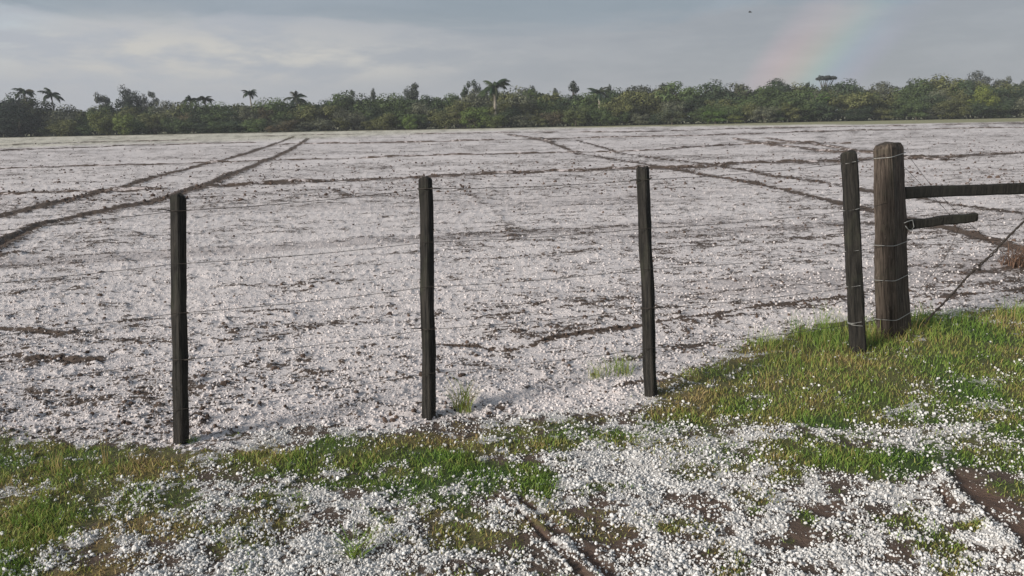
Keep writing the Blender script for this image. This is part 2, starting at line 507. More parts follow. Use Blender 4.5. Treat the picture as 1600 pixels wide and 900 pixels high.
def ground_material():
    m, h, bs, out = new_mat('hail_and_soil')
    pos = h.n('ShaderNodeNewGeometry').outputs['Position']
    soil, fld, gr, mud, wet, far, strip, dry = [a_in(h, k) for k in ('soil', 'fld', 'gr', 'mud', 'wet', 'far', 'strip', 'dry')]
    rot = h.n('ShaderNodeMapping'); h.put(rot.inputs[0], pos)
    rot.inputs['Rotation'].default_value = (0, 0, -ROWA)
    rot.inputs['Scale'].default_value = (0.55, 1.0, 1.0)
    f1 = h.noise(rot.outputs[0], 3.2, 9.0, 0.80, 0.3)
    f2 = h.noise(pos, 42.0, 3.0, 0.6)
    f3 = h.noise(rot.outputs[0], 13.0, 4.0, 0.7)
    # soil shows where the hail is thin
    k = h.math('MULTIPLY_ADD', h.math('SUBTRACT', f1, 0.5), 2.2, soil)
    k = h.math('MULTIPLY_ADD', h.math('SUBTRACT', f2, 0.5), 1.1, k)
    k = h.math('MULTIPLY_ADD', h.math('SUBTRACT', f3, 0.5), 1.3, k)
    sm = h.smooth(k, 0.46, 0.60)
    hail_f = h.mix(f3, (0.56, 0.51, 0.50), (0.79, 0.735, 0.725))
    hail_v = h.mix(f2, (0.42, 0.405, 0.39), (0.62, 0.60, 0.585))
    hail = h.mix(fld, hail_v, hail_f)
    hail = h.mix(h.math('MULTIPLY', wet, 0.5), hail, (0.33, 0.285, 0.275))
    stub = h.mix(f1, (0.48, 0.46, 0.34), (0.66, 0.62, 0.50))
    hail = h.mix(h.math('MULTIPLY', far, 0.95), hail, stub)
    so = h.mix(f2, (0.055, 0.040, 0.032), (0.130, 0.096, 0.076))
    so = h.mix(h.math('MULTIPLY', mud, 0.8), so, h.mix(f3, (0.105, 0.062, 0.045), (0.21, 0.132, 0.098)))
    thatch = h.mix(dry, (0.055, 0.085, 0.026), (0.15, 0.115, 0.055))
    gk = h.smooth(h.math('MULTIPLY_ADD', h.math('SUBTRACT', f2, .5), .6, gr), 0.12, 0.35)
    so = h.mix(gk, so, thatch)
    so = h.mix(h.math('MULTIPLY', far, 0.7), so, (0.16, 0.15, 0.085))
    c = h.mix(sm, hail, so)
    rough_grass = h.mix(f1, (0.16, 0.17, 0.075), (0.36, 0.33, 0.21))
    c = h.mix(strip, c, rough_grass)
    h.put(bs.inputs['Base Color'], c)
    h.put(bs.inputs['Roughness'], h.math('MULTIPLY_ADD', wet, -0.2, 0.8))
    hb = h.math('ADD', h.math('MULTIPLY', f1, 1.4), h.math('MULTIPLY_ADD', f2, 0.35, h.math('MULTIPLY', sm, -0.35)))
    bump(h, bs, hb, 0.9, 0.035)
    return m


M_GROUND = ground_material()


def stone_material():
    m, h, bs, out = new_mat('hail_ice')
    r = h.n('ShaderNodeObjectInfo').outputs['Random']
    c = h.mix(r, (0.42, 0.41, 0.395), (0.78, 0.765, 0.75))
    h.put(bs.inputs['Base Color'], c)
    bs.inputs['Roughness'].default_value = 0.45
    bs.inputs['Subsurface Weight'].default_value = 0.0
    return m


def fstone_material():
    m, h, bs, out = new_mat('muddy_hail_ice')
    r = h.n('ShaderNodeObjectInfo').outputs['Random']
    c = h.mix(r, (0.50, 0.455, 0.447), (0.68, 0.635, 0.625))
    h.put(bs.inputs['Base Color'], c)
    bs.inputs['Roughness'].default_value = 0.5
    return m


def clod_material():
    m, h, bs, out = new_mat('soil_clod')
    r = h.n('ShaderNodeObjectInfo').outputs['Random']
    c = h.mix(r, (0.045, 0.032, 0.027), (0.13, 0.093, 0.075))
    h.put(bs.inputs['Base Color'], c)
    bs.inputs['Roughness'].default_value = 0.95
    return m


def blade_material():
    m, h, bs, out = new_mat('grass_blade')
    d = a_in(h, 'tone')
    c = h.ramp(d, [(0.0, (0.10, 0.19, 0.035)), (0.35, (0.20, 0.31, 0.06)), (0.65, (0.33, 0.34, 0.10)), (0.85, (0.38, 0.29, 0.11)), (1.0, (0.43, 0.32, 0.16))])
    h.put(bs.inputs['Base Color'], c)
    bs.inputs['Roughness'].default_value = 0.55
    tr = h.n('ShaderNodeBsdfTranslucent')
    h.put(tr.inputs[0], c)
    mx = h.n('ShaderNodeMixShader')
    mx.inputs[0].default_value = 0.3
    h.t.links.new(bs.outputs[0], mx.inputs[1]); h.t.links.new(tr.outputs[0], mx.inputs[2])
    h.t.links.new(mx.outputs[0], out.inputs[0])
    return m


def wood_material(name, dark, lightc, moss, scratch):
    m, h, bs, out = new_mat(name)
    oc = h.n('ShaderNodeTexCoord').outputs['Object']
    mp = h.n('ShaderNodeMapping'); h.put(mp.inputs[0], oc)
    mp.inputs['Scale'].default_value = (1, 1, 0.06)
    g = h.noise(mp.outputs[0], 85.0, 6.0, 0.65, 0.6)
    b = h.noise(oc, 4.5, 5.0, 0.6, 0.5)
    c = h.mix(h.smooth(g, 0.3, 0.72), dark, lightc)
    c = h.mix(h.math('MULTIPLY', h.smooth(b, 0.5, 0.72), 0.55), c, moss)
    mp2 = h.n('ShaderNodeMapping'); h.put(mp2.inputs[0], oc)
    mp2.inputs['Scale'].default_value = (1, 1, 0.22)
    s = h.noise(mp2.outputs[0], 22.0, 5.0, 0.7, 1.2)
    c = h.mix(h.math('MULTIPLY', h.smooth(s, 0.62, 0.72), 0.7), c, scratch)
    c = h.mix(h.math('MULTIPLY', h.smooth(s, 0.40, 0.30), 0.8), c, tuple(v * 0.45 for v in dark))
    h.put(bs.inputs['Base Color'], c)
    bs.inputs['Roughness'].default_value = 0.85
    bump(h, bs, h.math('ADD', g, h.math('MULTIPLY', s, 0.8)), 0.8, 0.008)
    return m


def flat_mat(name, c1, c2=None, rough=0.7, metal=0.0, scale=30.0):
    m, h, bs, out = new_mat(name)
    if c2:
        p = h.n('ShaderNodeTexCoord').outputs['Object']
        h.put(bs.inputs['Base Color'], h.mix(h.noise(p, scale, 4.0, 0.6), c1, c2))
    else:
        bs.inputs['Base Color'].default_value = (*c1, 1)
    bs.inputs['Roughness'].default_value = rough
    bs.inputs['Metallic'].default_value = metal
    return m


def leaf_material(name):
    m, h, bs, out = new_mat(name)
    oi = h.n('ShaderNodeObjectInfo')
    p = h.n('ShaderNodeTexCoord').outputs['Object']
    n = h.noise(p, 9.0, 4.0, 0.7)
    c = h.mix(h.smooth(n, 0.3, 0.72), h.mix(1.0, oi.outputs['Color'], (0.62, 0.66, 0.62), 'MULTIPLY'), h.mix(1.0, oi.outputs['Color'], (1.45, 1.38, 1.2), 'MULTIPLY'))
    h.put(bs.inputs['Base Color'], c)
    bs.inputs['Roughness'].default_value = 0.7
    bs.inputs['Specular IOR Level'].default_value = 0.12
    return m


M_ICE = stone_material()
M_FICE = fstone_material()
M_CLOD = clod_material()
M_BLADE = blade_material()
M_POST = wood_material('dark_weathered_wood', (0.008, 0.0078, 0.0075), (0.040, 0.036, 0.031), (0.042, 0.046, 0.030), (0.085, 0.076, 0.064))
M_BIG = wood_material('brown_weathered_wood', (0.022, 0.017, 0.014), (0.120, 0.095, 0.077), (0.070, 0.066, 0.047), (0.33, 0.275, 0.24))
M_RAIL = wood_material('black_rail_wood', (0.010, 0.010, 0.009), (0.034, 0.031, 0.026), (0.024, 0.026, 0.018), (0.06, 0.054, 0.045))
M_WIRE = flat_mat('rusty_wire', (0.025, 0.021, 0.018), (0.07, 0.06, 0.052), 0.8, 0.0)
M_TIE = flat_mat('galvanised_tie_wire', (0.26, 0.26, 0.25), (0.44, 0.44, 0.42), 0.6, 0.3)
M_ROPE = flat_mat('twisted_dark_wire', (0.018, 0.015, 0.013), (0.06, 0.05, 0.042), 0.8, 0.0, 60.0)
M_LEAF = leaf_material('tree_leaves')
M_BARK = flat_mat('tree_bark', (0.055, 0.045, 0.035), (0.12, 0.10, 0.08), 0.9, 0.0, 6.0)
M_PALMBARK = flat_mat('palm_bark', (0.17, 0.15, 0.12), (0.32, 0.29, 0.24), 0.9, 0.0, 2.0)
M_TWIG = flat_mat('dry_twigs', (0.075, 0.045, 0.032), (0.19, 0.12, 0.085), 0.9, 0.0, 20.0)
M_BIRD = flat_mat('bird_feathers', (0.02, 0.02, 0.02), (0.05, 0.05, 0.05), 0.8)


# ------------------------------------------------------------------ ground sheets
def build_ground():
    v = np.linspace(1010, 8.5, 600)
    ys = EYE.z * F / v
    ys = np.concatenate([[-6.0, -2.0, 0.0, 0.8, 1.4], ys[ys > 1.7], np.geomspace(ys[-1] * 1.05, 6000, 26)])
    ts = np.linspace(-0.84, 0.84, 880)
    wide = np.maximum(ys, 0) + 1.0
    X = ts[None, :] * wide[:, None]
    Y = np.repeat(ys[:, None], len(ts), 1)
    x, y = X.ravel(), Y.ravel()
    L = land(x, y)
    z = L['z'].copy()
    z *= sstep(y, 160, 90) * 1.0 + 0.0
    V = np.stack([x, y, z], 1)
    nr, nc = X.shape
    idx = np.arange(nr * nc).reshape(nr, nc)
    Fq = np.stack([idx[:-1, :-1], idx[:-1, 1:], idx[1:, 1:], idx[1:, :-1]], -1).reshape(-1, 4)
    cx = x[Fq].mean(1); cy = y[Fq].mean(1)
    isf = cy > edge_y(cx)
    for name, mask, label in (('field', isf, 'ploughed field covered in hail'), ('verge', ~isf, 'roadside verge of turf, mud and hail')):
        Fm = Fq[mask]
        used = np.zeros(len(V), bool); used[Fm.ravel()] = True
        remap = np.cumsum(used) - 1
        me = mesh_np(name, V[used], remap[Fm], M_GROUND)
        for k in ('soil', 'fld', 'gr', 'mud', 'wet', 'far', 'strip', 'dry'):
            attr(me, k, L[k][used])
        o = link(bpy.data.objects.new(name, me))
        tag(o, label, 'field' if name == 'field' else 'verge', kind='structure')


build_ground()


def ridge_material():
    m, h, bs, out = new_mat('ridge_soil')
    pos = h.n('ShaderNodeNewGeometry').outputs['Position']
    a = h.noise(pos, 2.2, 8.0, 0.78)
    b2 = h.noise(pos, 30.0, 3.0, 0.6)
    c = h.mix(b2, (0.050, 0.037, 0.030), (0.125, 0.092, 0.073))
    c = h.mix(h.smooth(a, 0.50, 0.60), c, (0.55, 0.49, 0.48))
    h.put(bs.inputs['Base Color'], c)
    bs.inputs['Roughness'].default_value = 0.9
    return m


def furrow_ridges():
    """low crumbled banks of turned earth along the far lines of the field"""
    mat = ridge_material()
    field = bpy.data.objects['field']
    g = np.random.default_rng(3)
    for li, (pts, hw, hgt, dep, sgt) in enumerate(LINES):
        if hgt < 0.04 or dep > 0: continue
        pts = np.array(pts)
        seg = np.hypot(*np.diff(pts, axis=0).T)
        acc = np.concatenate([[0], np.cumsum(seg)])
        dist = np.hypot(pts[:, 0], pts[:, 1]).mean()
        n = int(min(max(acc[-1] / (0.004 * dist + 0.06), 30), 900))
        sl = np.linspace(0, acc[-1], n)
        cx = np.interp(sl, acc, pts[:, 0]); cy = np.interp(sl, acc, pts[:, 1])
        tx = np.gradient(cx); ty = np.gradient(cy)
        L = np.hypot(tx, ty); nx, ny = -ty / L, tx / L
        off = (fbm(sl * 0.35, sl * 0 + li, 3, 5) - .5) * 0.9 + (fbm(sl * 3.0, sl * 0 + li, 2, 6) - .5) * 0.12
        cx = cx + nx * off; cy = cy + ny * off
        base = land(cx, cy)['z'] * sstep(cy, 160, 90)
        k = np.clip(fbm(sl * 0.5, sl * 0 + 3.3 * li, 4, 15, 0.65) * 2.6 - 0.75, -0.25, 1.0)
        top = (hgt * 0.75 + 0.0006 * dist) * (k + (fbm(sl * 6, sl * 0 + li, 2, 8) - .5) * 0.7 * (k > 0))
        prof = [(-1.0, -0.4), (-0.45, 0.62), (0.0, 1.0), (0.5, 0.55), (1.0, -0.4)]
        V = []
        w = 0.16 + 0.0022 * dist
        for f, hh in prof:
            jt = g.normal(0, 0.03, n)
            V.append(np.stack([cx + nx * (f * w + jt), cy + ny * (f * w + jt), base + np.where(hh > 0, hh * top, -0.05)], 1))
        V = np.stack(V, 1).reshape(-1, 3)
        i = np.arange(n - 1)[:, None] * 5
        Fq = np.concatenate([np.concatenate([i + q, i + q + 1, i + 6 + q, i + 5 + q], 1) for q in range(4)])
        o = bpy.data.objects.new('furrow_ridge', mesh_np('furrow_ridge', V, Fq, mat))
        link(o, field)


furrow_ridges()


def gz(x, y):
    return float(land(np.array([x]), np.array([y]))['z'][0])


# ------------------------------------------------------------------ hail, clods
def instancer(name, P, scl, mat, label, cat, sub=1):
    n = len(P)
    me = bpy.data.meshes.new(name)
    me.vertices.add(n)
    me.vertices.foreach_set('co', np.asarray(P, np.float32).ravel())
    vattr(me, 'scl', scl)
    vattr(me, 'rot', rng.uniform(0, 6.28, (n, 3)))
    me.materials.append(mat)
    o = link(bpy.data.objects.new(name, me))
    t = bpy.data.node_groups.new(name + '_scatter', 'GeometryNodeTree')
    t.interface.new_socket('Geometry', in_out='INPUT', socket_type='NodeSocketGeometry')
    t.interface.new_socket('Geometry', in_out='OUTPUT', socket_type='NodeSocketGeometry')
    gi = t.nodes.new('NodeGroupInput'); go = t.nodes.new('NodeGroupOutput')
    ico = t.nodes.new('GeometryNodeMeshIcoSphere')
    ico.inputs['Radius'].default_value = 1.0
    ico.inputs['Subdivisions'].default_value = sub
    sm = t.nodes.new('GeometryNodeSetMaterial'); sm.inputs['Material'].default_value = mat
    iop = t.nodes.new('GeometryNodeInstanceOnPoints')
    a1 = t.nodes.new('GeometryNodeInputNamedAttribute'); a1.data_type = 'FLOAT_VECTOR'; a1.inputs['Name'].default_value = 'scl'
    a2 = t.nodes.new('GeometryNodeInputNamedAttribute'); a2.data_type = 'FLOAT_VECTOR'; a2.inputs['Name'].default_value = 'rot'
    e2r = t.nodes.new('FunctionNodeEulerToRotation')
    lk = t.links.new
    lk(gi.outputs[0], iop.inputs['Points'])
    lk(ico.outputs['Mesh'], sm.inputs['Geometry'])
    lk(sm.outputs[0], iop.inputs['Instance'])
    lk(a1.outputs[0], iop.inputs['Scale'])
    lk(a2.outputs[0], e2r.inputs[0]); lk(e2r.outputs[0], iop.inputs['Rotation'])
    lk(iop.outputs[0], go.inputs[0])
    md = o.modifiers.new('scatter', 'NODES')
    md.node_group = t
    tag(o, label, cat, kind='stuff')
    return o


def scatter_xy(n, v0, v1, tmax=0.82):
    v = rng.uniform(v0, v1, n)
    y = EYE.z * F / v
    x = rng.uniform(-tmax, tmax, n) * (y + 0.5)
    return x, y


def stones():
    # verge hail
    x, y = scatter_xy(330000, 285, 800)
    L = land(x, y)
    ok = (L['fld'] < 0.6) & (rng.random(len(x)) < (L['hail'] ** 1.2) * 0.85 + 0.004)
    P = np.stack([x, y, L['z']], 1)[ok]
    n = len(P)
    r = rng.gamma(2.6, 0.00115, n).clip(0.0013, 0.0085)
    P[:, 2] += r * rng.uniform(-0.1, 0.9, n) + L['gr'][ok] * rng.uniform(0, 0.02, n)
    s = r[:, None] * rng.uniform(0.6, 1.4, (n, 3))
    instancer('hailstones', P, s, M_ICE, 'loose white hailstones strewn over the roadside verge', 'hail')
    # field hail
    x, y = scatter_xy(130000, 110, 530)
    L = land(x, y)
    ok = (L['fld'] > 0.4) & (rng.random(len(x)) < np.clip(0.95 - L['soil'] * 1.5, 0.03, 1))
    P = np.stack([x, y, L['z']], 1)[ok]
    n = len(P)
    r = rng.gamma(6.0, 0.0011, n).clip(0.003, 0.015) * (0.85 + 0.02 * P[:, 1])
    P[:, 2] += r * rng.uniform(-0.3, 0.6, n)
    s = r[:, None] * rng.uniform(0.7, 1.25, (n, 3))
    instancer('field_hailstones', P, s, M_FICE, 'dirty hailstones lying over the near part of the ploughed field', 'hail')
    # soil clods
    x, y = scatter_xy(170000, 60, 500)
    L = land(x, y)
    ok = (L['fld'] > 0.5) & (rng.random(len(x)) < np.clip(L['soil'] * 1.6 - 0.42, 0.06, 1) * 0.6)
    P = np.stack([x, y, L['z']], 1)[ok]
    n = len(P)
    r = rng.gamma(1.8, 0.0028, n).clip(0.002, 0.035) * (0.7 + 0.04 * P[:, 1])
    s = r[:, None] * rng.uniform(0.5, 1.4, (n, 3))
    P[:, 2] += r * 0.1
    x2, y2 = scatter_xy(60000, 17, 115)
    L2 = land(x2, y2)
    ok2 = rng.random(len(x2)) < np.clip(L2['soil'] * 1.5 - 0.30, 0.03, 1) * 0.5
    P2 = np.stack([x2, y2, L2['z'] * sstep(y2, 160, 90)], 1)[ok2]
    r2 = rng.gamma(2.5, 0.008, len(P2)).clip(0.008, 0.06) * (0.75 + 0.006 * P2[:, 1])
    P = np.concatenate([P, P2])
    s = np.concatenate([s, r2[:, None] * rng.uniform(0.5, 1.4, (len(P2), 3))])
    instancer('soil_clods', P, s, M_CLOD, 'dark soil clods lying in the ruts and rows of the field', 'soil')


stones()


# ------------------------------------------------------------------ grass
def blades(P, length, width, lean, tone, name, mat=M_BLADE):
    """one three-segment blade for each base point"""
    n = len(P)
    a = rng.uniform(0, 2 * math.pi, n)
    side = np.stack([np.cos(a), np.sin(a), np.zeros(n)], 1)
    b = rng.uniform(0, 2 * math.pi, n)
    ld = np.stack([np.cos(b), np.sin(b), np.zeros(n)], 1) * lean[:, None]
    up = np.array([0, 0, 1.0])
    V = np.zeros((n, 7, 3))
    L = length[:, None]
    hs = (0.0, 0.4, 0.75, 1.0); ws = (1.0, 0.85, 0.55)
    for i in range(3):
        c = P + up * L * (hs[i] * (1 - 0.25 * lean[:, None] * hs[i])) + ld * L * hs[i] ** 2
        V[:, 2 * i] = c - side * width[:, None] * ws[i] / 2
        V[:, 2 * i + 1] = c + side * width[:, None] * ws[i] / 2
    V[:, 6] = P + up * L * (1 - 0.25 * lean[:, None]) + ld * L
    o = (np.arange(n) * 7)[:, None]
    q = np.concatenate([o + np.array([0, 1, 3, 2]), o + np.array([2, 3, 5, 4])])
    t = o + np.array([4, 5, 6])
    me = mesh_np(name, V.reshape(-1, 3), [q, t], mat)
    attr(me, 'tone', np.repeat(tone, 7))
    return me


def grass():
    x, y = scatter_xy(280000, 255, 800)
    L = land(x, y)
    ok = rng.random(len(x)) < np.clip(L['gr'] * 1.1 - 0.08, 0, 1) * 0.85
    x, y = x[ok], y[ok]
    g = L['gr'][ok]; dry = L['dry'][ok]; z = L['z'][ok]
    n = len(x)
    w = -x * RS + y * RC
    tall = np.exp(-((w - P_W0) / 0.28) ** 2) * sstep(x, 1.0, 2.0)
    ln = (0.015 + 0.023 * g + 0.10 * tall * rng.random(n) ** 1.5) * rng.uniform(0.5, 1.3, n)
    wd = rng.uniform(0.003, 0.0055, n)
    tone = np.clip(dry * 0.78 + rng.normal(0.02, 0.2, n) + 0.16, 0, 1)
    me = blades(np.stack([x, y, z - 0.004], 1), ln, wd, rng.uniform(0.1, 1.0, n), tone, 'grass')
    o = link(bpy.data.objects.new('grass', me))
    tag(o, 'short green and straw coloured turf growing in patches through the hail', 'grass', kind='stuff')


grass()


def tuft(px, py, n, hmax, spread, tone, label, name='weed_tuft', wid=0.004, lean=(0.2, 0.9), group=None):
    p = at(px, py)
    p.z = gz(p.x, p.y)
    a = rng.uniform(0, 6.28, n); r = spread * rng.random(n) ** 0.7
    P = np.stack([np.cos(a) * r, np.sin(a) * r, np.full(n, -0.01)], 1)
    me = blades(P, hmax * rng.uniform(0.35, 1.0, n), np.full(n, wid), rng.uniform(*lean, n), np.clip(rng.normal(tone, 0.12, n), 0, 1), name)
    o = link(bpy.data.objects.new(name, me))
    o.location = p
    tag(o, label, 'weed', group)


tuft(724, 640, 110, 0.25, 0.06, 0.6, 'straw green weed tuft standing in hail just right of the second dark post')
tuft(968, 583, 80, 0.18, 0.10, 0.5, 'low green weed tuft on the field just left of the third dark post')
tuft(935, 590, 40, 0.16, 0.07, 0.6, 'thin straw weed sprouting left of the low green tuft by the third post')
tuft(560, 868, 40, 0.17, 0.04, 0.4, 'small leafy weed in the white hail near the bottom edge', wid=0.006, lean=(0.6, 1.3))
tuft(90, 735, 16, 0.22, 0.03, 0.8, 'thin dry stalks on the turf near the left edge', wid=0.003, lean=(0.05, 0.4))
tuft(163, 725, 9, 0.26, 0.02, 0.85, 'tall single dry stalk left of the leftmost fence post', wid=0.003, lean=(0.0, 0.25))
tuft(1075, 588, 30, 0.11, 0.08, 0.55, 'straggly weed between the third dark post and the turf bank')
tuft(300, 690, 60, 0.06, 0.05, 0.35, 'short grass tuft at the foot of the leftmost fence post')
for i, (px, py, hh, lab) in enumerate([
        (1195, 548, 0.2, 'tall seeding grass clump at the left tip of the turf bank'),
        (1250, 535, 0.24, 'tall seeding grass clump left of the slim round post'),
        (1300, 530, 0.26, 'tall grass clump touching the slim round post on its left'),
        (1362, 532, 0.22, 'tall grass clump between the slim round post and the thick post'),
        (1445, 520, 0.2, 'tall grass clump right of the thick post at the foot of the stay'),
        (1585, 512, 0.2, 'tall leafy grass clump on the bank at the right edge')]):
    tuft(px, py, 70, hh, 0.13, 0.42, lab, 'grass_clump', 0.0038, (0.1, 0.7))


# ------------------------------------------------------------------ fence
def tube_mesh(name, pts, rad, mat, seg=6, twist=None):
    pts = [Vector(p) for p in pts]
    V = []; Fq = []
    n = len(pts)
    for i, p in enumerate(pts):
        t = (pts[min(i + 1, n - 1)] - pts[max(i - 1, 0)]).normalized()
        a = t.cross(Vector((0, 0, 1)))
        if a.length < 1e-3: a = t.cross(Vector((0, 1, 0)))
        a.normalize(); b = t.cross(a)
        r = rad[i] if hasattr(rad, '__len__') else rad
        for k in range(seg):
            an = 2 * math.pi * k / seg
            V.append(p + (a * math.cos(an) + b * math.sin(an)) * r)
    for i in range(n - 1):
        for k in range(seg):
            Fq.append((i * seg + k, i * seg + (k + 1) % seg, (i + 1) * seg + (k + 1) % seg, (i + 1) * seg + k))
    caps = np.array([list(range(seg))[::-1], [(n - 1) * seg + k for k in range(seg)]])
    return mesh_np(name, np.array([tuple(v) for v in V]), [np.array(Fq), caps], mat)


def post_body(hgt, w, d, seed, taper=0.0, round_=0.25, rough=0.004, nz=26, bury=0.25, chamfer=0.012):
    """rough-hewn squarish post: rings of a rounded square, wandering and tapering"""
    r = random.Random(seed)
    seg = 24
    V = []; Fq = []
    ph = [r.uniform(0, 6.28) for _ in range(8)]
    zs = [-bury] + [hgt * i / nz for i in range(nz)] + [hgt - chamfer, hgt]
    p = 2 + 10 * (1 - round_)
    for j, z in enumerate(zs):
        f = z / hgt
        sc = 1 - taper * f
        if j == len(zs) - 1: sc *= 1 - chamfer / max(w, d) * 1.2
        ox = 0.0035 * math.sin(f * 3.1 + ph[0]) + 0.002 * math.sin(f * 9 + ph[1])
        oy = 0.0035 * math.sin(f * 2.7 + ph[2]) + 0.002 * math.sin(f * 8 + ph[3])
        for k in range(seg):
            an = 2 * math.pi * (k + 0.5) / seg
            c, s = math.cos(an), math.sin(an)
            rr = 1.0 / ((abs(c) ** p + abs(s) ** p) ** (1 / p))
            q = rough * (math.sin(7 * an + f * 14 + ph[4]) * 0.5 + math.sin(3 * an + f * 23 + ph[5]) * 0.4 + r.uniform(-.5, .5))
            zz = z + (0.006 * math.sin(an * 2 + ph[6]) + r.uniform(-.003, .003) if j >= len(zs) - 2 else 0)
            V.append((c * rr * w / 2 * sc + ox + c * q, s * rr * d / 2 * sc + oy + s * q, zz))
    n = len(zs)
    for j in range(n - 1):
        for k in range(seg):
            Fq.append((j * seg + k, j * seg + (k + 1) % seg, (j + 1) * seg + (k + 1) % seg, (j + 1) * seg + k))
    V.append((0, 0, hgt - 0.002))
    top = len(V) - 1
    tri = [((n - 1) * seg + k, (n - 1) * seg + (k + 1) % seg, top) for k in range(seg)]
    return np.array(V), [np.array(Fq), np.array(tri)]


def sharp(me, ang=0.33):
    try:
        me.set_sharp_from_angle(angle=ang)
    except Exception:
        pass


# base px, top px, ground height
POSTS = [
    dict(base=(283, 692), top=(277, 304), w=.064, d=.060, rot=-22, seed=1, rnd=.15, label='black squared fence post furthest left, on its own in the hail'),
    dict(base=(670, 653), top=(664, 277), w=.064, d=.062, rot=-30, seed=2, rnd=.35, label='dark squared fence post second from left, weed tuft beside it'),
    dict(base=(1016, 617), top=(1006, 261), w=.066, d=.062, rot=-32, seed=3, rnd=.25, label='mossy squared fence post third from left, before the turf bank'),
    dict(base=(1339, 545), top=(1327, 237), w=.098, d=.094, rot=-10, seed=4, rnd=.75, label='slim round post with silver wire ties beside the thick brown post'),
]
WIREPTS = []
pinfo = []
for i, P in enumerate(POSTS):
    b = at(*P['base'])
    for _ in range(4):
        b = at(*P['base'], gz(b.x, b.y) if i < 3 else 0.10)
    zb = b.z
    tp = at_depth(P['top'][0], P['top'][1], b.y)
    axis = (tp - b)
    h_ = axis.length
    e = empty('fence_post', b)
    q = axis.normalized()
    # lean of the post
    e.rotation_euler = q.to_track_quat('Z', 'Y').to_euler()
    e.rotation_euler = (Matrix.Rotation(math.radians(0), 3, 'Z') @ Vector((0, 0, 1)).rotation_difference(q).to_matrix()).to_euler()
    V, Fs = post_body(h_, P['w'], P['d'], P['seed'], 0.06, P['rnd'], 0.003 if i < 3 else 0.004)
    ca, sa = math.cos(math.radians(P['rot'])), math.sin(math.radians(P['rot']))
    V = np.stack([V[:, 0] * ca - V[:, 1] * sa, V[:, 0] * sa + V[:, 1] * ca, V[:, 2]], 1)
    me = mesh_np('post_body', V, Fs, M_POST)
    sharp(me)
    link(bpy.data.objects.new('post_body', me), e)
    tag(e, P['label'], 'fence post', 'posts along the wire fence')
    pinfo.append((e, b, axis, h_))

# thick brown strainer post
b = at(1397, 522, 0.09)
tp = at_depth(1388, 224, b.y)
big = empty('fence_post', b)
axis = tp - b
BIG_H = axis.length
big.rotation_euler = Vector((0, 0, 1)).rotation_difference(axis.normalized()).to_matrix().to_euler()
V, Fs = post_body(BIG_H, .235, .165, 9, 0.19, .0, 0.004, 30, 0.4, 0.03)
ca, sa = math.cos(math.radians(36)), math.sin(math.radians(36))
V = np.stack([V[:, 0] * ca - V[:, 1] * sa, V[:, 0] * sa + V[:, 1] * ca, V[:, 2]], 1)
me = mesh_np('post_body', V, Fs, M_BIG)
sharp(me, 0.33)
link(bpy.data.objects.new('post_body', me), big)
tag(big, 'thick squared brown gatepost with wire ties and two rails on its right', 'gatepost')
BIGB = b


def wire_loop(parent, z, rx, ry, rotdeg, mat, name='wire_tie', tilt=0.0, rad=0.0022, power=5.0):
    pts = []
    ca, sa = math.cos(math.radians(rotdeg)), math.sin(math.radians(rotdeg))
    for k in range(33):
        an = 2 * math.pi * k / 32
        c, s = math.cos(an), math.sin(an)
        rr = 1.0 / ((abs(c) ** power + abs(s) ** power) ** (1 / power))
        X, Y = c * rr * rx, s * rr * ry
        pts.append((X * ca - Y * sa, X * sa + Y * ca, z + tilt * (X * ca - Y * sa)))
    me = tube_mesh(name, pts, rad, mat, 5)
    return link(bpy.data.objects.new(name, me), parent)


# five strands: photo height at each post
W_Y = [[327, 293, 279, 252, 240], [405, 372, 351, 323, 312], [480, 440, 413, 386, 376], [553, 506, 474, 441, 429], [632, 576, 537, 499, 490]]
NAMES = ['topmost', 'second from top', 'middle', 'second from bottom', 'lowest']
for wi, ysx in enumerate(W_Y):
    pts = []
    for k, (e, bb, ax, hh) in enumerate(pinfo):
        base = POSTS[k]['base']; top = POSTS[k]['top']
        f = (base[1] - ysx[k]) / (base[1] - top[1])
        p = bb + ax * f + Vector((0.006, -0.042 if k < 3 else -0.052, 0))
        pts.append(p)
    f = (522 - ysx[4]) / (522 - 224)
    pts.append(BIGB + axis * f + Vector((-0.06, -0.08, 0)))
    first = pts[0] + (pts[0] - pts[1]) * 1.6
    pts = [first] + pts
    fine = []
    for a_, c_ in zip(pts[:-1], pts[1:]):
        for s in range(8):
            t = s / 8
            p = a_.lerp(c_, t)
            p.z -= 0.012 * 4 * t * (1 - t) * (a_ - c_).length / 1.3
            fine.append(p)
    fine.append(pts[-1])
    o = bpy.data.objects.new('fence_wire', tube_mesh('fence_wire', fine, 0.0016, M_WIRE, 5))
    link(o)
    tag(o, '%s strand of thin wire strung along the fence posts' % NAMES[wi], 'wire', 'wires of the fence')
    for k, (e, bb, ax, hh) in enumerate(pinfo):
        base = POSTS[k]['base']; top = POSTS[k]['top']
        z = (base[1] - ysx[k]) / (base[1] - top[1]) * hh
        P = POSTS[k]
        if k < 3 and wi in (0, 3):
            tie = wire_loop(e, z, P['w'] / 2 + .003, P['d'] / 2 + .003, P['rot'], M_WIRE, 'wire_tie', 0.05, 0.0022)
            # twisted tail of the tie
            sx = 1 if (k + wi) % 2 else -1
            me = tube_mesh('tie_tail', [(0.03 * sx, -0.03, z), (0.055 * sx, -0.035, z + .004), (0.085 * sx, -0.03, z + 0.002)], 0.0032, M_WIRE, 5)
            link(bpy.data.objects.new('tie_tail', me), tie)
        if k == 3:
            wire_loop(e, z, .0505, .049, P['rot'], M_TIE, 'wire_tie', 0.12, 0.0021, 2.5)
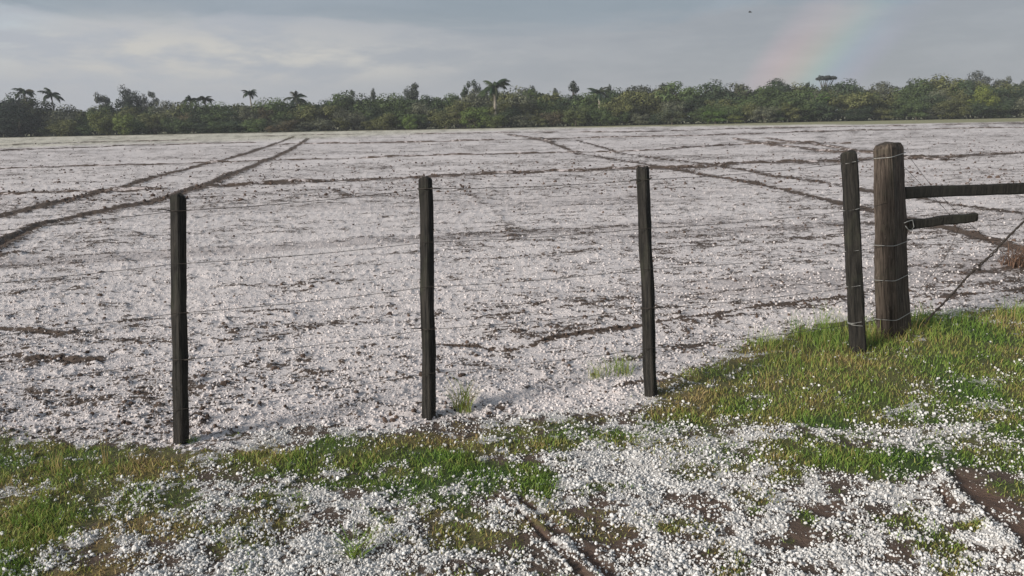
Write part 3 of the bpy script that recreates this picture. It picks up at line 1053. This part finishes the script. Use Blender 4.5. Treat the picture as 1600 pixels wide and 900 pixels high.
for z, tl in ((1.315 * BIG_H / 1.4, 0.05), (0.69 * BIG_H / 1.4, 0.0), (0.44 * BIG_H / 1.4, 0.06), (0.15 * BIG_H / 1.4, 0.08)):
    f = z / BIG_H
    sc = 1 - 0.19 * f
    wire_loop(big, z, .1175 * sc + .006, .0825 * sc + .006, 36, M_TIE, 'wire_tie', tl, 0.0023, 9.0)
wire_loop(pinfo[3][0], 0.175, .051, .0495, -10, M_TIE, 'wire_tie', -0.2, 0.0021, 2.5)


# rails nailed to the right of the thick post
def plank(name, a, c, hgt0, hgt1, thick, mat, seed, nseg=24):
    """hewn rail from a to c with wandering edges"""
    r = random.Random(seed)
    a = Vector(a); c = Vector(c)
    t = (c - a); L = t.length; t.normalize()
    n = Vector((t.y, -t.x, 0)).normalized()
    up = n.cross(t) * -1
    if up.z < 0: up = -up
    V = []; Fq = []
    ph = [r.uniform(0, 6) for _ in range(6)]
    for i in range(nseg + 1):
        f = i / nseg
        p = a + t * (L * f)
        hh = (hgt0 + (hgt1 - hgt0) * f) / 2
        w1 = hh + .004 * math.sin(f * 11 + ph[0]) + r.uniform(-.002, .002)
        w2 = hh + .004 * math.sin(f * 9 + ph[1]) + r.uniform(-.002, .002)
        th = thick / 2 + .002 * math.sin(f * 13 + ph[2])
        for sy, sz in ((-.75, -1), (.75, -1), (1, -.7), (1, .7), (.75, 1), (-.75, 1), (-1, .7), (-1, -.7)):
            V.append(p + n * (sy * th) + up * (sz * (w1 if sz > 0 else w2)))
    for i in range(nseg):
        for k in range(8):
            Fq.append((i * 8 + k, i * 8 + (k + 1) % 8, (i + 1) * 8 + (k + 1) % 8, (i + 1) * 8 + k))
    caps = np.array([list(range(8))[::-1], [nseg * 8 + k for k in range(8)]])
    me = mesh_np(name, np.array([tuple(v - a) for v in V]), [np.array(Fq), caps], mat)
    sharp(me)
    o = bpy.data.objects.new(name, me)
    o.location = a
    return o


yb = BIGB.y
ra = at_depth(1409, 302, yb + 0.02)
rb = at_depth(1600, 294, yb + 0.22)
dirr = (rb - ra)
rail_end = ra + dirr * 2.6
o = link(plank('gate_rail', ra, rail_end, 0.080, 0.086, 0.05, M_RAIL, 3))
tag(o, 'long black wooden rail running right from the thick brown gatepost', 'rail')
sa_ = at_depth(1417, 351, yb - 0.01)
sb_ = at_depth(1525, 339, yb + 0.05)
stub = link(plank('broken_rail', sa_, sb_, 0.066, 0.060, 0.045, M_RAIL, 4, 12))
tag(stub, 'short broken black rail stub wired to the thick post below the long rail', 'rail')
# wire lashing of the stub to the post
la = sa_ - stub.location
link(bpy.data.objects.new('wire_lashing', tube_mesh('wire_lashing', [(-.05, -.06, .02), (-.02, -.05, .03), (.02, -.032, .036), (.035, -.03, -.01), (.02, -.033, -.035), (-.01, -.045, -.03), (-.04, -.06, .0)], 0.003, M_TIE, 5)), stub)
# far gatepost the rail is nailed to, outside the picture
fb = Vector((rail_end.x + 0.03, rail_end.y + 0.09, 0))
V, Fs = post_body(1.45, .17, .17, 19, 0.1, .3, 0.005, 20, 0.4, 0.02)
me = mesh_np('gatepost', V, Fs, M_BIG); sharp(me)
fo = link(bpy.data.objects.new('gatepost', me)); fo.location = (fb.x, fb.y, gz(fb.x, fb.y))
tag(fo, 'brown gatepost at the far end of the long rail', 'gatepost')

# diagonal stay of twisted dark wire with a knot
s0 = at_depth(1440, 512, yb + 0.05)
s1 = at_depth(1600, 343, yb + 0.24)
s2 = s0 + (s1 - s0) * 1.9
stay = empty('wire_stay', s0)
N = 150
dvec = s2 - s0
sd_ = dvec.normalized(); aa = sd_.cross(Vector((0, 1, 0))).normalized(); bb_ = sd_.cross(aa)
for ph in (0, math.pi):
    pts = []; rad = []
    for i in range(N + 1):
        f = i / N
        kn = math.exp(-((f - 0.29) / 0.012) ** 2) * 0.022 + math.exp(-((f - 0.36) / 0.03) ** 2) * 0.004
        an = f * 140 + ph
        rr = 0.0045 + kn
        wv = 0.010 * math.sin(f * 9) + 0.004 * math.sin(f * 31)
        p = dvec * f + aa * (math.cos(an) * rr + wv) + bb_ * (math.sin(an) * rr)
        pts.append(p); rad.append(0.0052 + 0.0015 * math.sin(f * 70 + ph))
    link(bpy.data.objects.new('strand', tube_mesh('strand', pts, rad, M_ROPE, 5)), stay)
tag(stay, 'diagonal stay of dark twisted wire with a knot, right of the thick post', 'wire stay')

# thin loose wires crossing right of the gatepost
LOOSE = [
    ([(1423, 248), (1456, 292), (1500, 336), (1560, 390), (1640, 452)], .02, 'loose thin wire sagging down right from the top of the thick post'),
    ([(1412, 260), (1443, 292), (1480, 330), (1496, 352)], .01, 'shorter loose wire from the thick post to the broken stub'),
    ([(1425, 470), (1455, 430), (1480, 400), (1500, 352)], .02, 'loose wire rising from the turf to the broken rail stub'),
    ([(1410, 244), (1500, 242), (1600, 239), (1720, 235)], .0, 'straight wire running right from the top of the thick post'),
    ([(1422, 375), (1460, 372), (1520, 372), (1560, 376)], .02, 'slack wire running right below the broken rail stub'),
    ([(1590, 425), (1597, 450), (1602, 486)], .1, 'loose thin wire hanging at the right edge above the turf'),
    ([(1512, 505), (1516, 492), (1505, 478), (1498, 470)], .0, 'thin bent wire end standing out of the turf bank'),
]
for k, (pp, dy, lab) in enumerate(LOOSE):
    pts = [at_depth(px, py, yb + 0.02 + dy * i + (px - 1410) * 0.0011) for i, (px, py) in enumerate(pp)]
    fine = []
    for a_, c_ in zip(pts[:-1], pts[1:]):
        for s in range(5):
            fine.append(a_.lerp(c_, s / 5))
    fine.append(pts[-1])
    # soften the corners
    for _ in range(3):
        fine = [fine[0]] + [(fine[i - 1] + fine[i] * 2 + fine[i + 1]) / 4 for i in range(1, len(fine) - 1)] + [fine[-1]]
    o = link(bpy.data.objects.new('loose_wire', tube_mesh('loose_wire', fine, 0.0016, M_WIRE, 5)))
    tag(o, lab, 'wire')


# tangle of dry brush at the right edge of the picture
def brush():
    p = at(1598, 418)
    p.z = gz(p.x, p.y)
    n = 260
    a = rng.uniform(0, 6.28, n)
    r = rng.random(n) ** .6 * 0.17
    P = np.stack([np.cos(a) * r * 1.5, np.sin(a) * r, np.full(n, -0.01)], 1)
    me = blades(P, rng.uniform(.08, .32, n), np.full(n, 0.009), rng.uniform(0.2, 1.4, n), np.full(n, 0.9), 'dry_brush', M_TWIG)
    o = link(bpy.data.objects.new('dry_brush', me))
    o.location = p
    tag(o, 'brown tangle of dry brush on the field at the right edge', 'dry brush')


brush()


# ------------------------------------------------------------------ trees
def quads_from(C, N, size, seed):
    """leaf clump faces: centre, facing, size"""
    g = np.random.default_rng(seed)
    n = len(C)
    N = N / np.linalg.norm(N, axis=1, keepdims=True)
    t = np.cross(N, g.normal(size=(n, 3)))
    t /= np.linalg.norm(t, axis=1, keepdims=True)
    b = np.cross(N, t)
    s = size[:, None]
    k = g.uniform(0.5, 1.0, (n, 1))
    V = np.stack([C - t * s * k, C - b * s * 0.7 * k, C + t * s, C + b * s * 0.7], 1).reshape(-1, 3)
    Fq = np.arange(n * 4).reshape(n, 4)
    return V, Fq


def crown_mesh(seed, kind):
    g = np.random.default_rng(seed)
    if kind == 'bush':       # crown to the ground
        nl, zc, zr, rr, nleaf, lr = 24, 0.5, 0.42, 0.40, 4200, 0.165
    elif kind == 'broad':
        nl, zc, zr, rr, nleaf, lr = 26, 0.60, 0.33, 0.40, 4200, 0.145
    elif kind == 'open':
        nl, zc, zr, rr, nleaf, lr = 16, 0.70, 0.25, 0.38, 1900, 0.10
    elif kind == 'slim':
        nl, zc, zr, rr, nleaf, lr = 10, 0.66, 0.30, 0.12, 700, 0.085
    elif kind == 'flat':
        nl, zc, zr, rr, nleaf, lr = 34, 0.92, 0.03, 0.42, 1700, 0.075
    lob = []
    for i in range(nl):
        while True:
            p = g.uniform(-1, 1, 3)
            if 0.15 < np.linalg.norm(p) < 1: break
        lob.append((p * np.array([rr, rr, zr]) + np.array([0, 0, zc]), lr * g.uniform(0.7, 1.25)))
    C = []; N = []
    for c, r in lob:
        m = int(nleaf / nl)
        d = g.normal(size=(m, 3)); d /= np.linalg.norm(d, axis=1, keepdims=True)
        rad = r * (g.uniform(0.55, 1.1, (m, 1)))
        flat = np.array([1.15, 1.15, 0.85 if kind != 'flat' else 0.4])
        C.append(c + d * rad * flat)
        N.append(d * 1.2 + g.normal(size=(m, 3)) * 0.4 + np.array([0, 0, 0.35]))
    C = np.concatenate(C); N = np.concatenate(N)
    C[:, 2] = np.maximum(C[:, 2], 0.01)
    V, Fq = quads_from(C, N, g.uniform(0.012, 0.034, len(C)), seed + 1)
    return mesh_np('crown', V, Fq, M_LEAF, smooth=False), lob


def trunk_mesh(seed, lob, kind, r0=0.022):
    g = random.Random(seed)
    V = []; Fs = []

    def limb(pts, rads, seg=6):
        o = len(V)
        for p, r in zip(pts, rads):
            for k in range(seg):
                a = 6.283 * k / seg
                V.append((p[0] + math.cos(a) * r, p[1] + math.sin(a) * r, p[2]))
        for i in range(len(pts) - 1):
            for k in range(seg):
                Fs.append((o + i * seg + k, o + i * seg + (k + 1) % seg, o + (i + 1) * seg + (k + 1) % seg, o + (i + 1) * seg + k))
    fork = 0.3 if kind in ('bush', 'broad') else (0.62 if kind == 'flat' else 0.42)
    bx, by = g.uniform(-.03, .03), g.uniform(-.03, .03)
    limb([(0, 0, -.02), (bx * .4, by * .4, fork * .5), (bx, by, fork), (bx * .6, by * .6, max(fork + .2, .75))], [r0 * 1.5, r0, r0 * .85, r0 * .25])
    for c, r in lob[:9]:
        mid = ((bx + c[0]) / 2, (by + c[1]) / 2, fork + (c[2] - fork) * .4)
        limb([(bx, by, fork * .92), mid, tuple(c)], [r0 * .6, r0 * .42, r0 * .12], 5)
    return mesh_np('trunk', np.array(V), np.array(Fs), M_BARK)


VAR = {}
for kind, cnt in (('bush', 5), ('broad', 5), ('open', 4), ('slim', 2), ('flat', 1)):
    VAR[kind] = []
    for s in range(cnt):
        sd0 = hash((len(kind), s)) % 1000 + {'bush': 0, 'broad': 50, 'open': 90, 'slim': 130, 'flat': 170}[kind]
        cm, lob = crown_mesh(sd0 + 7, kind)
        VAR[kind].append((cm, trunk_mesh(sd0, lob, kind, {'slim': 0.03, 'flat': 0.045}.get(kind, 0.022))))


def place_tree(kind, x, y, width, height, colr, label, group, name='tree', z0=0.0):
    cm, tm = rnd.choice(VAR[kind])
    e = empty(name, (x, y, z0))
    e.rotation_euler = (0, 0, rnd.uniform(0, 6.28))
    e.scale = (width, width, height)
    c = link(bpy.data.objects.new('crown', cm), e)
    c.color = (*colr, 1)
    link(bpy.data.objects.new('trunk', tm), e)
    tag(e, label, 'tree' if name != 'shrub' else 'shrub', group)
    return e


CAN_X = [-400, 0, 40, 100, 130, 200, 300, 400, 480, 560, 640, 700, 800, 860, 900, 1000, 1100, 1200, 1300, 1400, 1450, 1500, 1560, 1600, 2000]
CAN_Y = [162, 158, 161, 167, 172, 168, 166, 162, 159, 150, 154, 149, 146, 147, 148, 144, 139, 138, 134, 136, 132, 128, 131, 131, 122]


def top_z(px, py, y):
    return at_depth(px, py, y).z


TONES = {
    'dark green': (0.040, 0.058, 0.034), 'olive green': (0.100, 0.108, 0.048), 'mid green': (0.066, 0.094, 0.040),
    'grey green': (0.096, 0.104, 0.076), 'brownish': (0.100, 0.086, 0.056)}
SEGS = [(-999, 0, 'beyond the left edge'), (0, 130, 'near the left edge'), (130, 280, 'left of the leftmost fence post'), (280, 470, 'just right of the leftmost fence post'), (470, 660, 'just left of the second fence post'),
        (660, 770, 'between the second post and the tall palm'), (770, 900, 'just right of the tall palm'), (900, 1010, 'above the third fence post'), (1010, 1140, 'right of the third fence post'),
        (1140, 1260, 'below the rainbow'), (1260, 1380, 'above the slim and thick posts'), (1380, 1500, 'right of the thick post'), (1500, 1620, 'near the right edge'), (1620, 9999, 'beyond the right edge')]


def seg_of(px):
    for a, c, s in SEGS:
        if a <= px < c: return s


def px_of(x, y):
    d = R3.transposed() @ (Vector((x, y, 2.0)) - EYE)
    return 800 + F * d.x / -d.z


def forest():
    rows = [  # depth, jitter, spacing, height factor range, kinds
        (192, 3, 3.6, (0.30, 0.56), ('bush',), 'front', 1.45),
        (198, 3, 4.6, (0.58, 0.88), ('bush', 'bush', 'broad'), 'middle', 1.15),
        (206, 4, 4.6, (0.88, 1.10), ('broad', 'broad', 'bush'), 'back', 1.05)]
    names = list(TONES)
    for dep, jit, sp, (f0, f1), kinds, rn, wf in rows:
        x = -150.0
        while x < 150:
            y = dep + rnd.uniform(-jit, jit)
            px = px_of(x, y)
            H = top_z(px, np.interp(px, CAN_X, CAN_Y), y)
            hh = H * 1.16 * rnd.uniform(f0, f1)
            tn = rnd.choices(names, (2.5, 4, 4.5, 2.5, 0.7))[0]
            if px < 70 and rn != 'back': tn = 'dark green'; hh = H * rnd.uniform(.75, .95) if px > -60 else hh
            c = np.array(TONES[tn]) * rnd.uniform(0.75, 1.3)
            if px < 70: c = c * 0.45 * np.array([.8, .9, 1.15])  # left-end evergreens, the shade they stand in put into their colour
            kind = rnd.choice(kinds)
            wd = max(hh, 4.0) * rnd.uniform(0.95, 1.35) * wf
            sg = seg_of(px)
            lab = '%s tree, %s row of far wood, %s' % (tn, rn, sg)
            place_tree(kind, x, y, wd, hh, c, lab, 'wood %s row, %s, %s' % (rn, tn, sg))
            x += sp * rnd.uniform(0.7, 1.3)


forest()


def undergrowth():
    """thicket and crowns deeper in the wood, seen only as one dim mass"""
    g = np.random.default_rng(77)
    n = 60000
    x = g.uniform(-165, 165, n); y = g.uniform(209, 224, n)
    px = 800 + F * x / y
    H = (np.interp(px, CAN_X, [top_z(a, c, 210) for a, c in zip(CAN_X, CAN_Y)])) * (0.86 + 0.5 * (fbm(x * .16, y * .05, 3, 9) - .4))
    z = H * g.random(n) ** 0.75
    C = np.stack([x, y, z], 1)
    N = g.normal(size=(n, 3)) + np.array([-.2, -.6, .4])
    V, Fq = quads_from(C, N, g.uniform(0.22, 0.62, n), 5)
    o = link(bpy.data.objects.new('deep_wood', mesh_np('deep_wood', V, Fq, M_LEAF, smooth=False)))
    o.color = (0.036, 0.046, 0.026, 1)
    tag(o, 'dim green thicket deeper inside the far wood', 'wood', kind='stuff')


undergrowth()

GREY = (0.058, 0.068, 0.062)  # eucalypt grey-green, with distance haze put into the foliage colour
SPECIAL = [  # kind, px centre, px top, px width, depth, colour, label
    ('open', 165, 138, 34, 214, GREY, 'sparse grey green treetop rising over the wood, left of the taller domed one'),
    ('broad', 207, 131, 40, 216, (0.036, 0.046, 0.040), 'tall dark domed tree over the wood above the leftmost stretch of field'),
    ('open', 236, 141, 30, 215, GREY, 'thin spreading tree leaning right of the tall dark domed tree'),
    ('slim', 552, 134, 12, 215, GREY, 'thin wispy treetop poking up left of the second fence post'),
    ('slim', 585, 132, 9, 216, GREY, 'thinnest single stem treetop just left of the second fence post'),
    ('open', 642, 128, 46, 215, (0.048, 0.058, 0.050), 'ragged grey treetop rising just left of the second fence post top'),
    ('open', 738, 124, 36, 213, (0.034, 0.050, 0.030), 'dark ragged tree beside the tall palm on its left'),
    ('open', 822, 128, 46, 217, GREY, 'bare grey treetop to the right of the tall palm'),
    ('slim', 868, 132, 10, 214, (0.04, 0.05, 0.035), 'thin dark treetop between the tall palm and the narrow dark tree'),
    ('slim', 896, 120, 17, 212, (0.026, 0.036, 0.024), 'narrow dark column shaped tree above the wood left of the third post'),
    ('open', 950, 126, 22, 213, (0.034, 0.044, 0.028), 'small ragged treetop beside the dark palm near the third post'),
    ('broad', 1014, 121, 78, 217, (0.062, 0.070, 0.060), 'wide grey green treetop above the third fence post'),
    ('open', 1040, 128, 50, 215, GREY, 'feathery grey treetop right of the wide grey one above the third post'),
    ('open', 1105, 134, 30, 214, (0.038, 0.048, 0.030), 'low ragged dark treetop left of the rainbow foot'),
    ('flat', 1286, 116, 36, 216, (0.050, 0.058, 0.060), 'flat topped umbrella tree standing clear at the right of the rainbow'),
    ('open', 1262, 127, 20, 214, (0.03, 0.042, 0.03), 'small dark flat treetop left of the umbrella tree'),
    ('open', 1420, 124, 34, 213, (0.030, 0.040, 0.026), 'dark lumpy treetop above the long rail'),
    ('slim', 1453, 124, 12, 212, (0.018, 0.026, 0.018), 'tiny black stem treetop bent left above the long rail'),
    ('broad', 1520, 111, 58, 222, (0.072, 0.080, 0.082), 'pale grey hazy treetop highest at the right'),  # distance haze put into the pale colour of these rightmost treetops
    ('open', 1556, 114, 36, 220, (0.080, 0.090, 0.078), 'pale grey green treetop right of the highest hazy one'),
    ('open', 1592, 124, 34, 219, (0.070, 0.080, 0.072), 'grey treetop at the right edge of the picture'),
]
for kind, px, pt, pw, dep, c, lab in SPECIAL:
    p = at_depth(px, 190, dep)
    H = top_z(px, pt, dep)
    wm = pw * dep / F
    f = {'open': 0.92, 'broad': 1.0, 'slim': 0.36, 'flat': 0.95, 'bush': 1.0}[kind]
    place_tree(kind, p.x, dep, wm / f, H, c, lab, 'treetops standing above the wood')

SHRUBS = [
    (742, 166, 52, 188, (0.105, 0.150, 0.045), 'bright green rounded shrub at the wood edge below the tall palm'),
    (775, 178, 40, 187, (0.095, 0.120, 0.045), 'low yellow green shrub right of the bright shrub below the palm'),
    (640, 178, 28, 187, (0.095, 0.140, 0.040), 'small bright green shrub at the wood edge near the second fence post'),
    (1118, 168, 44, 188, (0.075, 0.125, 0.032), 'fresh green shrub at the wood edge left of the rainbow foot'),
    (1150, 178, 30, 187, (0.110, 0.130, 0.040), 'yellow green shrub at the wood edge under the rainbow foot'),
    (1270, 142, 52, 196, (0.055, 0.100, 0.026), 'tall glossy green tree above the slim post in the wood front'),
    (1532, 132, 46, 194, (0.130, 0.155, 0.040), 'tall yellow green tree above the long rail near the right edge'),
    (1488, 125, 44, 205, (0.060, 0.100, 0.028), 'rounded fresh green treetop left of the tall yellow green tree'),
    (192, 176, 36, 187, (0.115, 0.150, 0.045), 'light green shrub at the wood edge near the left side'),
    (165, 170, 50, 189, (0.085, 0.100, 0.034), 'olive shrub beside the light green shrub on the left'),
    (424, 196, 24, 186, (0.120, 0.095, 0.060), 'low reddish brown shrub at the wood edge'),
    (900, 164, 44, 188, (0.080, 0.098, 0.045), 'dull olive tree at the wood edge left of the third post'),
    (1050, 166, 46, 188, (0.075, 0.088, 0.058), 'grey green tree at the wood edge right of the third post'),
    (1185, 148, 30, 204, (0.105, 0.078, 0.042), 'rusty brown tree crown in the wood below the rainbow'),
]
for px, pt, pw, dep, c, lab in SHRUBS:
    p = at_depth(px, 190, dep)
    H = top_z(px, pt, dep)
    place_tree('bush', p.x, dep, pw * dep / F / 0.98, H, c, lab, 'bright shrubs and trees at the wood edge', 'shrub' if H < 5 else 'tree')


# ------------------------------------------------------------------ palms
def frond_mesh(seed):
    g = random.Random(seed)
    n = 16
    V = []; Fs = []; T = []
    pts = []
    droop = g.uniform(0.8, 1.25)
    for i in range(n + 1):
        f = i / n
        an = 0.95 - droop * 1.75 * f
        if i == 0: p = Vector((0, 0, 0))
        else: p = pts[-1] + Vector((math.cos(an), 0, math.sin(an))) / n
        pts.append(p)
    for i in range(n):      # rachis as a flat keel
        a, c = pts[i], pts[i + 1]
        w = 0.018 * (1 - i / n) + 0.006
        o = len(V)
        V += [a + Vector((0, -w, 0)), a + Vector((0, w, 0)), c + Vector((0, w * .9, 0)), c + Vector((0, -w * .9, 0))]
        Fs.append((o, o + 1, o + 2, o + 3))
    for i in range(2, n + 1):
        for s in (-1, 1):
            for q in (0, 0.5):
                p = pts[i - 1].lerp(pts[i], q)
                f = i / n
                L = 0.30 * math.sin(math.pi * min(f * .8 + .18, 1)) * g.uniform(.8, 1.15) + .04
                t = (pts[i] - pts[i - 1]).normalized()
                tip = p + t * L * .45 + Vector((0, s * L * .62, -L * g.uniform(.35, .8)))
                w = t * 0.032
                o = len(V)
                V += [p - w, p + w, tip]
                T.append((o, o + 1, o + 2))
    return mesh_np('frond', np.array([tuple(v) for v in V]), [np.array(Fs), np.array(T)], M_LEAF, smooth=False)


FRONDS = [frond_mesh(s) for s in range(5)]


def palm(px, py, rpx, dep, c, label, nf=14, thick=0.17):
    crown = at_depth(px, py, dep)
    R = rpx * dep / F
    e = empty('palm_tree', (crown.x, dep, 0))
    H = crown.z
    pts = [(0.12 * math.sin(i * .5), 0, H * i / 8 - (0.1 if i == 0 else 0)) for i in range(9)]
    pts = [(p[0] - pts[-1][0], 0, p[2]) for p in pts]
    rad = [thick * (1.35 - 0.45 * i / 8) for i in range(9)]
    link(bpy.data.objects.new('trunk', tube_mesh('trunk', pts, rad, M_PALMBARK, 8)), e)
    # swollen crown shaft
    sh = bpy.data.objects.new('crownshaft', tube_mesh('crownshaft', [(0, 0, H - .35 * R), (0, 0, H - .1 * R), (0, 0, H + .12 * R), (0, 0, H + .3 * R)], [thick, thick * 1.5, thick * 1.3, thick * .3], M_LEAF, 8))
    sh.color = (*[v * .8 for v in c], 1)
    link(sh, e)
    for k in range(nf):
        f = bpy.data.objects.new('frond', rnd.choice(FRONDS))
        f.location = (0, 0, H)
        tilt = rnd.uniform(-0.5, 0.75)
        f.rotation_euler = (rnd.uniform(-.15, .15), tilt, k * 2.399 + rnd.uniform(-.3, .3))
        s = R * rnd.uniform(0.95, 1.3)
        f.scale = (s, s, s)
        f.color = (*[v * rnd.uniform(.8, 1.25) for v in c], 1)
        link(f, e)
    tag(e, label, 'palm', 'palms rising over the wood')


DG = (0.030, 0.042, 0.026)
palm(772, 138, 26, 191, (0.032, 0.044, 0.024), 'tall queen palm with pale trunk standing out at the middle of the wood', 17, 0.34)
palm(38, 144, 17, 205, DG, 'ragged palm crown highest at the left edge')
palm(80, 149, 18, 205, DG, 'broad drooping palm crown second from the left edge')
palm(297, 156, 14, 206, DG, 'palm crown just right of the leftmost fence post, left one of two close together')
palm(320, 156, 14, 207, DG, 'palm crown just right of the leftmost fence post, right one of two close together')
palm(390, 145, 13, 205, DG, 'small dark palm crown with drooping fronds standing alone on the skyline')
palm(463, 155, 19, 203, DG, 'wide bushy palm crown midway between the first and second fence posts')
palm(936, 146, 17, 198, DG, 'dark palm with a brown trunk left of the third fence post', 15, 0.3)

# ------------------------------------------------------------------ bird
bp = at_depth(1172, 19, 70.0)
bm = bmesh.new()
prof = [(-.16, .012), (-.10, .03), (0, .045), (.08, .04), (.13, .028), (.17, .006)]
ringv = []
for xx, rr in prof:
    ringv.append([bm.verts.new((xx, math.cos(k * math.pi / 3) * rr, math.sin(k * math.pi / 3) * rr)) for k in range(6)])
for a_, c_ in zip(ringv[:-1], ringv[1:]):
    for k in range(6):
        bm.faces.new((a_[k], a_[(k + 1) % 6], c_[(k + 1) % 6], c_[k]))
bm.faces.new(ringv[0][::-1]); bm.faces.new(ringv[-1])
for s in (-1, 1):
    w = [bm.verts.new(p) for p in ((.06, s * .03, .02), (-.05, s * .03, .02), (-.06, s * .15, .075), (.05, s * .15, .08), (-.08, s * .29, .03))]
    bm.faces.new((w[0], w[1], w[2], w[3])); bm.faces.new((w[3], w[2], w[4]))
me = bpy.data.meshes.new('bird'); bm.to_mesh(me); bm.free()
me.materials.append(M_BIRD)
bird = link(bpy.data.objects.new('bird', me))
bird.location = bp
bird.rotation_euler = (0.1, -0.1, 2.6)
tag(bird, 'tiny dark bird flying in the grey sky left of the rainbow', 'bird')


# ------------------------------------------------------------------ damp air
hz = bmesh.new()
bmesh.ops.create_cube(hz, size=1.0)
for v in hz.verts:
    v.co = Vector((v.co.x * 16000, v.co.y * 16000, -2.0 if v.co.z < 0 else 24.0))
me = bpy.data.meshes.new('haze'); hz.to_mesh(me); hz.free()
hm = bpy.data.materials.new('damp_air')
hm.use_nodes = True
hm.node_tree.nodes.clear()
ho = hm.node_tree.nodes.new('ShaderNodeOutputMaterial')
pv = hm.node_tree.nodes.new('ShaderNodeVolumePrincipled')
pv.inputs['Color'].default_value = (0.80, 0.84, 0.90, 1)
pv.inputs['Density'].default_value = 0.00042
pv.inputs['Anisotropy'].default_value = 0.0
hm.node_tree.links.new(pv.outputs[0], ho.inputs['Volume'])
me.materials.append(hm)
haze = link(bpy.data.objects.new('haze', me))
tag(haze, 'thin damp haze lying over the field and wood', 'haze', kind='stuff')
